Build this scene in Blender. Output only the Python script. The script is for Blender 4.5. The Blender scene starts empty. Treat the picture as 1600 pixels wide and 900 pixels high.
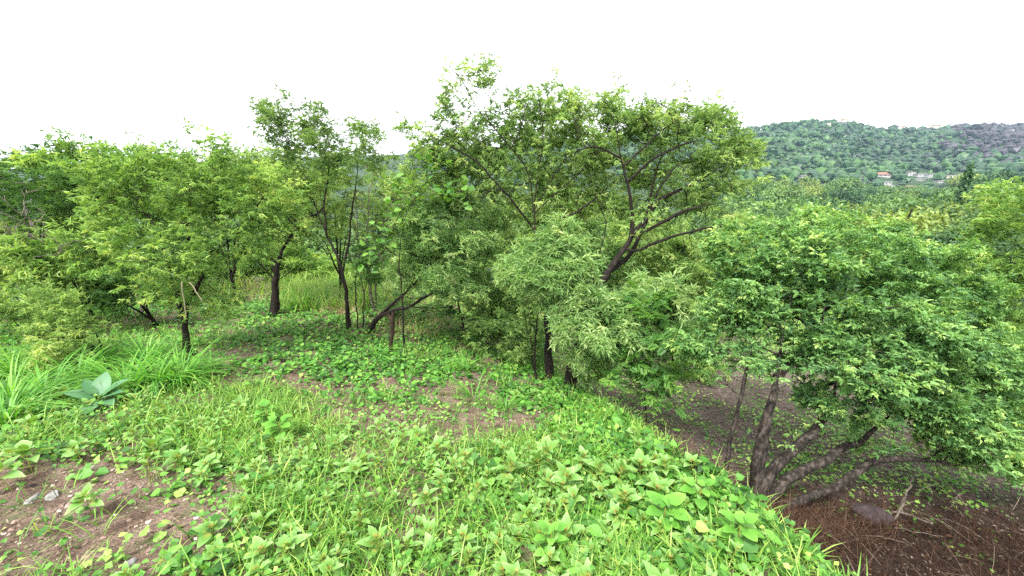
import bpy, math, random
import numpy as np
from mathutils import Vector

random.seed(7)
R = np.random.default_rng(7)
S = bpy.context.scene
C = S.collection
rad = math.radians

# ------------------------------------------------------------------ camera
F_PX, PITCH, CAM_Z = 620.0, 13.6, 1.65
cam_d = bpy.data.cameras.new('camera')
cam_d.sensor_width = 36.0
cam_d.lens = 36.0 * F_PX / 1600.0
cam_d.clip_start, cam_d.clip_end = 0.05, 6000
cam = bpy.data.objects.new('camera', cam_d)
C.objects.link(cam)
cam.location = (0, 0, CAM_Z)
cam.rotation_euler = (rad(90 - PITCH), 0, 0)
S.camera = cam

# ------------------------------------------------------------------ light
SUN_EL, SUN_AZ = 58.0, 205.0            # elevation, compass direction of the sun (0 = +Y, clockwise)
w = bpy.data.worlds.new('World')
S.world = w
w.use_nodes = True
nt = w.node_tree
nt.nodes.clear()
n_out = nt.nodes.new('ShaderNodeOutputWorld')
n_bg = nt.nodes.new('ShaderNodeBackground')
n_sky = nt.nodes.new('ShaderNodeTexSky')
n_sky.sky_type = 'NISHITA'
n_sky.sun_disc = False
n_sky.sun_elevation = rad(SUN_EL)
n_sky.sun_rotation = rad(SUN_AZ)
n_sky.dust_density = 6.0
n_sky.air_density = 1.0
n_hs = nt.nodes.new('ShaderNodeHueSaturation')
n_hs.inputs['Saturation'].default_value = 0.25
n_mix = nt.nodes.new('ShaderNodeMixRGB')       # a closed overcast deck over the clear sky
n_mix.inputs[0].default_value = 0.86
tc = nt.nodes.new('ShaderNodeTexCoord')
cl = nt.nodes.new('ShaderNodeTexNoise')
cl.inputs['Scale'].default_value = 2.2
cl.inputs['Detail'].default_value = 4
clr = nt.nodes.new('ShaderNodeValToRGB')
clr.color_ramp.elements[0].position = 0.3
clr.color_ramp.elements[0].color = (9.3, 9.5, 9.8, 1)
clr.color_ramp.elements[1].position = 0.7
clr.color_ramp.elements[1].color = (10.3, 10.4, 10.5, 1)
nt.links.new(tc.outputs['Generated'], cl.inputs['Vector'])
nt.links.new(cl.outputs['Fac'], clr.inputs[0])
nt.links.new(n_sky.outputs[0], n_hs.inputs['Color'])
nt.links.new(n_hs.outputs[0], n_mix.inputs[1])
nt.links.new(clr.outputs[0], n_mix.inputs[2])
nt.links.new(n_mix.outputs[0], n_bg.inputs[0])
n_bg.inputs['Strength'].default_value = 0.05
nt.links.new(n_bg.outputs[0], n_out.inputs[0])

sun_d = bpy.data.lights.new('sun', 'SUN')
sun_d.energy = 1.5
sun_d.angle = rad(12)
sun_d.color = (1.0, 0.98, 0.94)
sun = bpy.data.objects.new('sun', sun_d)
C.objects.link(sun)
sd = Vector((math.sin(rad(SUN_AZ)) * math.cos(rad(SUN_EL)), math.cos(rad(SUN_AZ)) * math.cos(rad(SUN_EL)), math.sin(rad(SUN_EL))))
sun.rotation_euler = (-sd).to_track_quat('-Z', 'Y').to_euler()
sun.location = sd * 50

vs = S.view_settings
vs.view_transform = 'Standard'
vs.look = 'None'
vs.exposure = 2.6
vs.gamma = 1.0
S.cycles.max_bounces = 10
S.cycles.diffuse_bounces = 8
S.cycles.glossy_bounces = 2
S.cycles.transmission_bounces = 8
S.cycles.transparent_max_bounces = 4
S.cycles.volume_bounces = 0
S.cycles.use_denoising = False

# ------------------------------------------------------------------ terrain
def sstep(a, b, x):
    t = np.clip((np.asarray(x, float) - a) / (b - a), 0, 1)
    return t * t * (3 - 2 * t)

def wav(x, y, s, k):
    """smooth value in about -1..1: a few crossed sine waves"""
    return (np.sin(x * s + 1.7 * k + 1.3 * np.sin(y * s * .7 + k)) + np.sin(y * s * 1.13 + 2.9 * k + 1.1 * np.sin(x * s * .83 + 2 * k))
            + np.sin((x + y) * s * .61 + k * 4.1)) / 3.0

EDGE_Y = [-4, 0, 1.5, 2.6, 3.6, 4.9, 6.0, 8.0, 12, 30]
EDGE_X = [2.2, 1.74, 1.53, 1.34, 1.18, 0.78, 0.45, 0.5, 1.5, 3.0]
def edge_x(y):
    return np.interp(y, EDGE_Y, EDGE_X)

FAR_Y = [0, 9, 14, 20, 35, 60, 90, 150, 230, 300, 340]
FAR_H = [0, 0, -.25, -1.2, -6, -10, -11.5, -11, -6, 0, 5]
RID_U = [-600, -200, 300, 480, 620, 800, 1000, 1140, 1250, 1300, 1380, 1430, 1500, 1560, 1600, 1750, 2400]
RID_E = [.02, .04, .066, .085, .090, .102, .127, .143, .153, .153, .141, .140, .150, .149, .142, .128, .08]
RIDGE_A = [(u - 800) / 620 / 1.06 for u in RID_U]

def height(x, y):
    x = np.asarray(x, float); y = np.asarray(y, float)
    sl = 0.12 + 0.10 * sstep(-4, 1, x)
    yp = np.where(y < 6.5, y, 6.5 + (y - 6.5) * 0.40)
    yp = np.where(y > 22, 6.5 + 15.5 * .4 + (y - 22) * 0.02, yp)
    plat = -0.05 - sl * (yp - 1.0)
    plat = np.where(y < 1, -0.05 - .06 * (y - 1), plat)
    yg = np.minimum(y, 12)
    gul = -0.85 - 0.12 * np.maximum(yg, 0) - 0.05 * np.clip(x - 2, 0, 14) - .04 * wav(x, y, 1.1, 5)
    m = sstep(0.0, 0.62, x - edge_x(y) - .10 * wav(x, y, 2.3, 1)) * (1 - .0 * y)
    m = m * (1 - sstep(14, 40, y)) + sstep(14, 40, y)
    z = plat * (1 - m) + gul * m
    near = 1 - sstep(20, 60, np.hypot(x, y))
    z = z + near * (.035 * wav(x, y, 2.6, 2) + .02 * wav(x, y, 6.1, 3) + .008 * wav(x, y, 15.0, 4))
    z = z + np.interp(y, FAR_Y, FAR_H) - 1.2 * sstep(6, 16, x - .35 * y) * sstep(5, 14, y) * (1 - sstep(40, 90, y))
    yy = np.maximum(y, 50.0)
    e = np.interp(x / yy, RIDGE_A, RID_E)
    up = sstep(300, 760, y) * .62 + .38 * np.clip((y - 330) / 420.0, 0, 1)
    z = z + up * (e * 750 + 1.65 - 5) * (1 + .03 * wav(x, y, .018, 6)) + sstep(300, 380, y) * (4 * wav(x, y, .03, 7) + 2.5 * wav(x, y, .07, 8)) * (1 - sstep(650, 760, y) * .6)
    z = z - sstep(780, 1500, y) * 60
    return z

_cp, _sp = math.cos(rad(PITCH)), math.sin(rad(PITCH))
def ray(u, v):
    a = (u - 800) / F_PX; b = -(v - 450) / F_PX
    return np.array([a, _cp + b * _sp, -_sp + b * _cp])
def at(u, v, Y):
    d = ray(u, v); t = Y / d[1]
    return np.array([0, 0, CAM_Z]) + d * t
def ground(u, v, far=400):
    d = ray(u, v); o = np.array([0, 0, CAM_Z])
    t = np.concatenate([np.arange(.5, 12, .01), np.arange(12, far, .15)])
    P = o + d * t[:, None]
    k = np.argmax(P[:, 2] < height(P[:, 0], P[:, 1]))
    return P[k]
def hz(x, y):
    return float(height(x, y))
def pxm(p, px):
    """metres that px picture units span at point p"""
    return px / F_PX * (p[1] * _cp - (p[2] - CAM_Z) * _sp)

# ------------------------------------------------------------------ mesh helpers
def new_mesh(name, V, T=None, Q=None, mat=None, tint=None, smooth=False):
    V = np.asarray(V, np.float32).reshape(-1, 3)
    me = bpy.data.meshes.new(name)
    nT = 0 if T is None else len(T); nQ = 0 if Q is None else len(Q)
    idx = []
    if nT: idx.append(np.asarray(T, np.int32).ravel())
    if nQ: idx.append(np.asarray(Q, np.int32).ravel())
    idx = np.concatenate(idx)
    tot = np.concatenate([np.full(nT, 3, np.int32), np.full(nQ, 4, np.int32)])
    start = np.concatenate([[0], np.cumsum(tot)[:-1]]).astype(np.int32)
    me.vertices.add(len(V)); me.vertices.foreach_set('co', V.ravel())
    me.loops.add(len(idx)); me.loops.foreach_set('vertex_index', idx)
    me.polygons.add(len(tot)); me.polygons.foreach_set('loop_start', start)
    me.polygons.foreach_set('use_smooth', np.full(len(tot), smooth, bool))
    if tint is not None:
        a = me.attributes.new('tint', 'FLOAT', 'POINT')
        a.data.foreach_set('value', np.asarray(tint, np.float32).ravel())
    me.update(calc_edges=True)
    if mat: me.materials.append(mat)
    return me
def link(name, me, parent=None):
    o = bpy.data.objects.new(name, me); C.objects.link(o)
    if parent: o.parent = parent
    return o
def tag(o, label=None, cat=None, group=None, kind=None):
    if label: o['label'] = label
    if cat: o['category'] = cat
    if group: o['group'] = group
    if kind: o['kind'] = kind
    return o
def empty(name, loc, label, cat, group=None):
    o = bpy.data.objects.new(name, None); C.objects.link(o)
    o.empty_display_size = .1
    o.location = loc
    return tag(o, label, cat, group)
def unit(v):
    v = np.asarray(v, float)
    return v / np.maximum(np.linalg.norm(v, axis=-1, keepdims=True), 1e-9)

# leaf shapes: points as (along, across, out of plane, tone), triangles
def tpl(v, t): return (np.array(v, float), np.array(t, int))
KITE = tpl([(0, 0, 0, 0), (.42, .5, .06, 0), (1, 0, -.08, .1), (.42, -.5, .06, 0)], [(0, 3, 2), (0, 2, 1)])
LANCE = tpl([(0, 0, 0, 0), (.4, .5, .1, 0), (.4, -.5, .1, 0), (1, 0, -.12, .1), (.45, 0, 0, 0)], [(0, 2, 4), (4, 2, 3), (0, 4, 1), (4, 3, 1)])
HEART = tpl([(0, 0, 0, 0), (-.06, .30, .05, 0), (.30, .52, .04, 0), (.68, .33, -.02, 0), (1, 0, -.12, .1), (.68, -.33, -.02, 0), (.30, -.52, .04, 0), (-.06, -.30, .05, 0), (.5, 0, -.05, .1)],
            [(0, 8, 1), (1, 8, 2), (2, 8, 3), (3, 8, 4), (8, 0, 7), (8, 7, 6), (8, 6, 5), (8, 5, 4)])
def pinnate(n, ll, lw, ang, spread=.0, taper=.5, droop=.12):
    """a shoot with n pairs of leaflets and one at its end"""
    V, T = [], []
    def leaflet(x, side, l, a):
        b = len(V)
        dx, dy = math.cos(a), math.sin(a) * side
        px, py = -dy, dx
        z0 = -droop * x * x
        for (u_, w_, z_) in ((0, 0, 0), (.45, .5, .05), (1, 0, -.10), (.45, -.5, .05)):
            V.append((x + dx * u_ * l + px * w_ * lw, dy * u_ * l + py * w_ * lw, z0 + z_ * l * 1.5, .35 * x + .1 * u_))
        T.extend([(b, b + 3, b + 2), (b, b + 2, b + 1)])
    for i in range(n):
        x = .12 + .80 * (i + .5) / n
        k = 1 - taper * abs(2 * (i + .5) / n - .9) ** 2
        leaflet(x, 1, ll * k, ang * (1 - .25 * x)); leaflet(x - .04, -1, ll * k, ang * (1 - .25 * x))
    leaflet(.92, 1, ll * .8, 0.05)
    return np.array(V, float), np.array(T, int)
def tuft(n, ll, lw, seed, open_=1.1):
    """an irregular shoot: narrow leaves of unequal length leaving it in all directions"""
    rg = np.random.default_rng(seed); V, T = [], []
    for k in range(n):
        x = rg.uniform(0, .75); a = rg.normal(0, open_) if k else 0; e = rg.normal(.05, .45)
        l = ll * rg.uniform(.55, 1.25); d = np.array([math.cos(a) * math.cos(e), math.sin(a) * math.cos(e), math.sin(e)])
        sd_ = np.cross([0, 0, 1.], d); sd_ /= np.linalg.norm(sd_) + 1e-6
        up = np.cross(d, sd_); roll = rg.normal(0, .5); w_ = sd_ * math.cos(roll) + up * math.sin(roll)
        b = len(V); p0 = np.array([x, 0, 0]); tn = rg.uniform(-.25, .25); ww = lw * rg.uniform(.7, 1.25)
        V += [(*p0, tn), (*(p0 + d * l * .45 + w_ * ww * .5 + up * .03), tn), (*(p0 + d * l - up * l * .22), tn + .12), (*(p0 + d * l * .45 - w_ * ww * .5 + up * .03), tn)]
        T += [(b, b + 3, b + 2), (b, b + 2, b + 1)]
    return np.array(V, float), np.array(T, int)
ACACIA = [tuft(9, .57, .12, k) for k in (1, 2, 3)]
ACACIA_LONG = [tuft(9, .64, .12, k, 1.0) for k in (4, 5, 6)]
BUSHY = [tuft(9, .46, .20, k, 1.2) for k in (7, 8, 9)]
ROBINIA = pinnate(6, .34, .15, 1.2, taper=.25)
def ovate(nseg, wid, droop, fold, wave=0.0):
    V, T = [], []
    xs = np.linspace(0, 1, nseg + 1)
    for i, x in enumerate(xs):
        ww = wid * (math.sin(math.pi * min(1, x ** .72)) ** .85 if 0 < x < 1 else 0) + .012
        z = -droop * x * x
        V += [(x, ww * .5, z + fold * ww + wave * math.sin(i * 2.1), x), (x, 0, z, x - .25), (x, -ww * .5, z + fold * ww - wave * math.sin(i * 1.7), x)]
    for i in range(nseg):
        a = 3 * i
        T += [(a, a + 1, a + 4), (a, a + 4, a + 3), (a + 1, a + 2, a + 5), (a + 1, a + 5, a + 4)]
    return np.array(V, float), np.array(T, int)
def blade(nseg, arch):
    V, T = [], []
    for i in range(nseg + 1):
        x = i / nseg
        th = arch * x
        ww = (1 - x ** 2.2) * (.55 + .9 * x if x < .4 else .91) if i < nseg else 0
        xx = math.sin(th) / max(arch, 1e-3) if arch else x
        # runs along then bends towards -normal
        V += [(math.sin(th) / arch, .5 * ww, -(1 - math.cos(th)) / arch, x), (math.sin(th) / arch, -.5 * ww, -(1 - math.cos(th)) / arch, x)]
    for i in range(nseg):
        a = 2 * i
        T += [(a, a + 1, a + 3), (a, a + 3, a + 2)]
    return np.array(V, float), np.array(T, int)

def scatter(tp, P, D, N, L, W, tint, tipg=1.0):
    """one leaf shape laid at every point: D along, N roughly up"""
    tv, tt = tp
    n = len(P)
    D = unit(D); Sd = unit(np.cross(N, D)); N2 = np.cross(D, Sd)
    L = np.broadcast_to(L, (n,)).astype(float); W = np.broadcast_to(W, (n,)).astype(float)
    V = (P[:, None, :] + D[:, None, :] * (L[:, None] * tv[None, :, 0])[..., None]
         + Sd[:, None, :] * (W[:, None] * tv[None, :, 1])[..., None]
         + N2[:, None, :] * (L[:, None] * tv[None, :, 2])[..., None])
    T = (tt[None] + (np.arange(n) * len(tv))[:, None, None]).reshape(-1, 3)
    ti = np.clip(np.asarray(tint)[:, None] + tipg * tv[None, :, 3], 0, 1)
    return V.reshape(-1, 3), T, ti.ravel()
class Soup:
    def __init__(s): s.V, s.T, s.t, s.n = [], [], [], 0
    def add(s, V, T, t):
        s.V.append(V); s.T.append(T + s.n); s.t.append(t); s.n += len(V)
    def mesh(s, name, mat, smooth=False, org=None):
        V = np.concatenate(s.V)
        if org is not None: V = V - np.asarray(org)
        return new_mesh(name, V, np.concatenate(s.T), None, mat, np.concatenate(s.t), smooth)

# ------------------------------------------------------------------ materials
def mat_base(name):
    m = bpy.data.materials.new(name); m.use_nodes = True
    n = m.node_tree.nodes; n.clear()
    return m, n, m.node_tree.links
def ramp(n, stops):
    r = n.new('ShaderNodeValToRGB')
    e = r.color_ramp.elements
    while len(e) > len(stops): e.remove(e[-1])
    while len(e) < len(stops): e.new(0.5)
    for i, (p, c) in enumerate(stops):
        e[i].position = p; e[i].color = (*c, 1)
    return r
def leaf_mat(name, stops, trans=.42, rough=.5, spec=.35, noise=0.0, nscale=40):
    m, n, l = mat_base(name)
    o = n.new('ShaderNodeOutputMaterial')
    a = n.new('ShaderNodeAttribute'); a.attribute_name = 'tint'
    r = ramp(n, stops)
    l.new(a.outputs['Fac'], r.inputs[0])
    col = r.outputs[0]
    if noise:
        tcx = n.new('ShaderNodeTexCoord'); nz = n.new('ShaderNodeTexNoise'); nz.inputs['Scale'].default_value = nscale
        l.new(tcx.outputs['Object'], nz.inputs['Vector'])
        mr = n.new('ShaderNodeMapRange'); mr.inputs['To Min'].default_value = 1 - noise; mr.inputs['To Max'].default_value = 1 + noise
        l.new(nz.outputs['Fac'], mr.inputs[0])
        mx = n.new('ShaderNodeVectorMath'); mx.operation = 'SCALE'
        l.new(col, mx.inputs[0]); l.new(mr.outputs[0], mx.inputs['Scale'])
        col = mx.outputs[0]
    p = n.new('ShaderNodeBsdfPrincipled')
    p.inputs['Roughness'].default_value = rough
    p.inputs['Specular IOR Level'].default_value = spec
    t = n.new('ShaderNodeBsdfTranslucent')
    sat = n.new('ShaderNodeMixRGB'); sat.blend_type = 'MULTIPLY'; sat.inputs[0].default_value = 1
    sat.inputs[2].default_value = (1.25, 1.25, .55, 1)
    mix = n.new('ShaderNodeMixShader'); mix.inputs[0].default_value = trans
    l.new(col, p.inputs['Base Color']); l.new(col, sat.inputs[1]); l.new(sat.outputs[0], t.inputs['Color'])
    l.new(p.outputs[0], mix.inputs[1]); l.new(t.outputs[0], mix.inputs[2]); l.new(mix.outputs[0], o.inputs[0])
    return m
def rough_mat(name, stops, scale=8, detail=6, bump=.4, rough=.9, stretch=(1, 1, 1), dist=.02):
    m, n, l = mat_base(name)
    o = n.new('ShaderNodeOutputMaterial')
    tcx = n.new('ShaderNodeTexCoord'); mp = n.new('ShaderNodeMapping'); mp.inputs['Scale'].default_value = stretch
    nz = n.new('ShaderNodeTexNoise'); nz.inputs['Scale'].default_value = scale; nz.inputs['Detail'].default_value = detail; nz.inputs['Roughness'].default_value = .65
    l.new(tcx.outputs['Object'], mp.inputs[0]); l.new(mp.outputs[0], nz.inputs['Vector'])
    r = ramp(n, stops); l.new(nz.outputs['Fac'], r.inputs[0])
    p = n.new('ShaderNodeBsdfPrincipled'); p.inputs['Roughness'].default_value = rough; p.inputs['Specular IOR Level'].default_value = .2
    l.new(r.outputs[0], p.inputs['Base Color'])
    b = n.new('ShaderNodeBump'); b.inputs['Strength'].default_value = bump; b.inputs['Distance'].default_value = dist
    l.new(nz.outputs['Fac'], b.inputs['Height']); l.new(b.outputs[0], p.inputs['Normal'])
    l.new(p.outputs[0], o.inputs[0])
    return m

M = {}
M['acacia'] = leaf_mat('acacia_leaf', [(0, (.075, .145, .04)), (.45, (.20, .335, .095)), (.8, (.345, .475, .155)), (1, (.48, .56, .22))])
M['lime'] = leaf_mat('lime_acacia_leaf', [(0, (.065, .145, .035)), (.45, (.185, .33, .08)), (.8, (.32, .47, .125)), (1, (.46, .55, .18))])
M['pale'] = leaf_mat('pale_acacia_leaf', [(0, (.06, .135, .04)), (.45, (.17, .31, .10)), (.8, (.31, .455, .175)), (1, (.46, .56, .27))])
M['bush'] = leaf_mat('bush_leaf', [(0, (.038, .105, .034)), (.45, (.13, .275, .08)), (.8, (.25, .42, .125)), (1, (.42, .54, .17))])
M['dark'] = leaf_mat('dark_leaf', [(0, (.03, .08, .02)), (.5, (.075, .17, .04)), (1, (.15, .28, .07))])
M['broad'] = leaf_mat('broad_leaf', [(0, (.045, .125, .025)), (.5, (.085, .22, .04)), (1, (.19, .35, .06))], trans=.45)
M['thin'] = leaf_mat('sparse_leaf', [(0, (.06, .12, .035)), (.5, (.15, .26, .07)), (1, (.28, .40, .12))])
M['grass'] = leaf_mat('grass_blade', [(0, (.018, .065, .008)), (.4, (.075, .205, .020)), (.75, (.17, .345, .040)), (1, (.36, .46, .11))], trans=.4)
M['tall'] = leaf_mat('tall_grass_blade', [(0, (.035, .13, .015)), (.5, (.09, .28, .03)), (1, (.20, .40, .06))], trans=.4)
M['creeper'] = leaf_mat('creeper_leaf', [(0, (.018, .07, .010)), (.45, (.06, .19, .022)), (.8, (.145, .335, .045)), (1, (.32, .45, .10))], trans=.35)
M['weed'] = leaf_mat('weed_leaf', [(0, (.36, .22, .05)), (.12, (.27, .31, .06)), (.4, (.125, .27, .05)), (.75, (.20, .36, .10)), (1, (.36, .46, .20))], trans=.35, noise=.22, nscale=60)
M['weed_bud'] = leaf_mat('weed_bud', [(0, (.24, .13, .04)), (.5, (.28, .25, .06)), (1, (.22, .33, .07))], trans=.3)
M['bluish'] = leaf_mat('bluish_leaf', [(0, (.09, .20, .07)), (.5, (.055, .15, .06)), (1, (.09, .20, .085))], trans=.2, noise=.15, nscale=30)
M['dry'] = leaf_mat('dry_leaf', [(0, (.012, .007, .005)), (.5, (.035, .018, .012)), (1, (.11, .062, .038))], trans=.1, rough=.8, spec=.1)
M['straw'] = leaf_mat('straw_blade', [(0, (.16, .11, .06)), (.5, (.30, .22, .12)), (1, (.45, .37, .22))], trans=.2, rough=.8, spec=.1)
M['twig'] = leaf_mat('dry_twig', [(0, (.02, .013, .010)), (.6, (.07, .048, .036)), (.9, (.17, .13, .10)), (1, (.30, .25, .19))], trans=0.0, rough=.9, spec=.1)
M['litter'] = leaf_mat('leaf_litter', [(0, (.05, .035, .026)), (.5, (.14, .105, .08)), (1, (.32, .27, .21))], trans=.1, rough=.8, spec=.15)
M['bark'] = rough_mat('bark', [(.3, (.006, .005, .004)), (.55, (.018, .013, .010)), (.75, (.05, .038, .030))], 26, 7, .9, .92, (1, 1, .35))
M['redbark'] = rough_mat('reddish_bark', [(.3, (.010, .006, .005)), (.55, (.034, .021, .014)), (.75, (.085, .055, .037))], 24, 7, .9, .92, (1, 1, .35))
M['greybark'] = rough_mat('grey_bark', [(.36, (.008, .006, .005)), (.5, (.028, .022, .018)), (.68, (.10, .082, .068))], 24, 9, 1.0, .9, (1, 1, .5))
M['deadwood'] = rough_mat('dead_wood', [(.3, (.07, .055, .045)), (.7, (.20, .165, .14))], 20, 6, .5, .9, (1, 1, .4))
M['whitewood'] = rough_mat('bleached_wood', [(.3, (.06, .05, .04)), (.7, (.16, .13, .105))], 20, 6, .5, .9, (1, 1, .4))
M['straws'] = rough_mat('straw_stem', [(.3, (.22, .18, .12)), (.7, (.40, .34, .24))], 20, 6, .3, .9, (1, 1, .4))
M['rock'] = rough_mat('purple_rock', [(.3, (.02, .014, .015)), (.7, (.065, .048, .05))], 14, 8, .7)
M['stone'] = rough_mat('grey_stone', [(.3, (.10, .095, .09)), (.7, (.27, .26, .25))], 30, 8, .6)
M['wall'] = rough_mat('white_plaster', [(.3, (.27, .26, .25)), (.7, (.42, .41, .40))], .6, 4, .05)
M['cream'] = rough_mat('cream_plaster', [(.3, (.50, .42, .32)), (.7, (.62, .54, .43))], .6, 4, .05)
M['tile'] = rough_mat('roof_tile', [(.3, (.15, .075, .055)), (.7, (.25, .13, .095))], 1.2, 6, .2)
M['slab'] = rough_mat('roof_slab', [(.3, (.34, .33, .32)), (.7, (.5, .49, .47))], .8, 4, .1)
M['glass'] = rough_mat('window_glass', [(.3, (.02, .025, .03)), (.7, (.05, .055, .06))], 2, 2, 0, .15)

# soil with the litter, moss and gravel that lie on it; forest floor far away
def soil_material():
    m, n, l = mat_base('soil')
    o = n.new('ShaderNodeOutputMaterial')
    g = n.new('ShaderNodeNewGeometry')
    def noise(sc, det=6, rg=.6):
        z = n.new('ShaderNodeTexNoise'); z.inputs['Scale'].default_value = sc; z.inputs['Detail'].default_value = det; z.inputs['Roughness'].default_value = rg
        l.new(g.outputs['Position'], z.inputs['Vector']); return z.outputs['Fac']
    r1 = ramp(n, [(.28, (.10, .066, .048)), (.5, (.20, .138, .105)), (.72, (.33, .25, .20))]); l.new(noise(7), r1.inputs[0])
    r2 = ramp(n, [(.42, (.42, .42, .42)), (.62, (1.1, 1.05, 1.0))]); l.new(noise(70, 3), r2.inputs[0])
    mu = n.new('ShaderNodeMixRGB'); mu.blend_type = 'MULTIPLY'; mu.inputs[0].default_value = .75
    l.new(r1.outputs[0], mu.inputs[1]); l.new(r2.outputs[0], mu.inputs[2])
    # reddish brown in the hollow, green moss film in places
    a = n.new('ShaderNodeAttribute'); a.attribute_name = 'tint'
    mh = n.new('ShaderNodeMixRGB'); l.new(a.outputs['Fac'], mh.inputs[0]); l.new(mu.outputs[0], mh.inputs[1])
    r3 = ramp(n, [(.3, (.05, .036, .03)), (.55, (.125, .095, .08)), (.75, (.25, .205, .18))]); l.new(noise(16, 8, .7), r3.inputs[0])
    l.new(r3.outputs[0], mh.inputs[2])
    moss = ramp(n, [(.52, (0, 0, 0)), (.66, (1, 1, 1))]); l.new(noise(2.2, 8, .7), moss.inputs[0])
    mg = n.new('ShaderNodeMixRGB'); l.new(moss.outputs[0], mg.inputs[0]); l.new(mh.outputs[0], mg.inputs[1]); mg.inputs[2].default_value = (.07, .13, .03, 1)
    hu = n.new('ShaderNodeAttribute'); hu.attribute_name = 'humus'
    mhu = n.new('ShaderNodeMixRGB'); l.new(hu.outputs['Fac'], mhu.inputs[0]); l.new(mg.outputs[0], mhu.inputs[1])
    r5 = ramp(n, [(.35, (.010, .007, .006)), (.6, (.032, .022, .018)), (.75, (.08, .058, .048))]); l.new(noise(30, 8, .75), r5.inputs[0]); l.new(r5.outputs[0], mhu.inputs[2])
    mg = mhu
    b = n.new('ShaderNodeAttribute'); b.attribute_name = 'far'
    mf = n.new('ShaderNodeMixRGB'); l.new(b.outputs['Fac'], mf.inputs[0]); l.new(mg.outputs[0], mf.inputs[1])
    r4 = ramp(n, [(.35, (.012, .028, .012)), (.6, (.03, .055, .018)), (.75, (.10, .10, .05))]); l.new(noise(.12, 8, .7), r4.inputs[0])
    l.new(r4.outputs[0], mf.inputs[2])
    p = n.new('ShaderNodeBsdfPrincipled'); p.inputs['Roughness'].default_value = .95; p.inputs['Specular IOR Level'].default_value = .15
    l.new(mf.outputs[0], p.inputs['Base Color'])
    ad = n.new('ShaderNodeMath'); ad.operation = 'ADD'; l.new(noise(22, 8, .7), ad.inputs[0]); l.new(noise(90, 4), ad.inputs[1])
    bp = n.new('ShaderNodeBump'); bp.inputs['Strength'].default_value = .9; bp.inputs['Distance'].default_value = .03
    l.new(ad.outputs[0], bp.inputs['Height']); l.new(bp.outputs[0], p.inputs['Normal'])
    l.new(p.outputs[0], o.inputs[0])
    return m
M['soil'] = soil_material()

# ------------------------------------------------------------------ ground sheet, out to the hills
NG = 330
gu = np.linspace(-1, 1, NG)
gx = 2.1 * np.sinh(7.2 * gu)
gy = 3.0 + 2.1 * np.sinh(7.2 * gu)
GX, GY = np.meshgrid(gx, gy)
keep = GY > -60
GY2 = np.maximum(GY, -60 + GY * .02)
GZ = height(GX, GY2)
V = np.stack([GX, GY2, GZ], -1).reshape(-1, 3)
i = np.arange((NG - 1) * (NG - 1)); r_, c_ = i // (NG - 1), i % (NG - 1)
a_ = r_ * NG + c_
gm = new_mesh('ground', V, None, np.stack([a_, a_ + 1, a_ + NG + 1, a_ + NG], 1), M['soil'], sstep(0, .8, V[:, 0] - edge_x(V[:, 1])), True)
at3 = gm.attributes.new('humus', 'FLOAT', 'POINT')
at3.data.foreach_set('value', (sstep(.15, .5, V[:, 0] - edge_x(V[:, 1])) * (1 - sstep(2.4, 3.9, V[:, 1] - .06 * V[:, 0] + .3 * wav(V[:, 0], V[:, 1], 2.0, 71))) * .9).astype(np.float32))
at2 = gm.attributes.new('far', 'FLOAT', 'POINT')
at2.data.foreach_set('value', sstep(9, 22, np.hypot(V[:, 0], V[:, 1])).astype(np.float32))
tag(link('ground', gm), 'brown soil bank that drops into a gully and runs out to a green hill', kind='structure')

# ------------------------------------------------------------------ trees
def smooth_line(P, step, wob):
    P = np.asarray(P, float)
    seg = np.linalg.norm(np.diff(P, axis=0), axis=1); s = np.concatenate([[0], np.cumsum(seg)])
    n = max(2, int(s[-1] / step) + 1)
    q = np.linspace(0, s[-1], n)
    L = np.stack([np.interp(q, s, P[:, k]) for k in range(3)], 1)
    for _ in range(2):
        L[1:-1] = .25 * L[:-2] + .5 * L[1:-1] + .25 * L[2:]
    L[1:-1] += R.normal(0, wob, (n - 2, 3))
    return L

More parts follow.
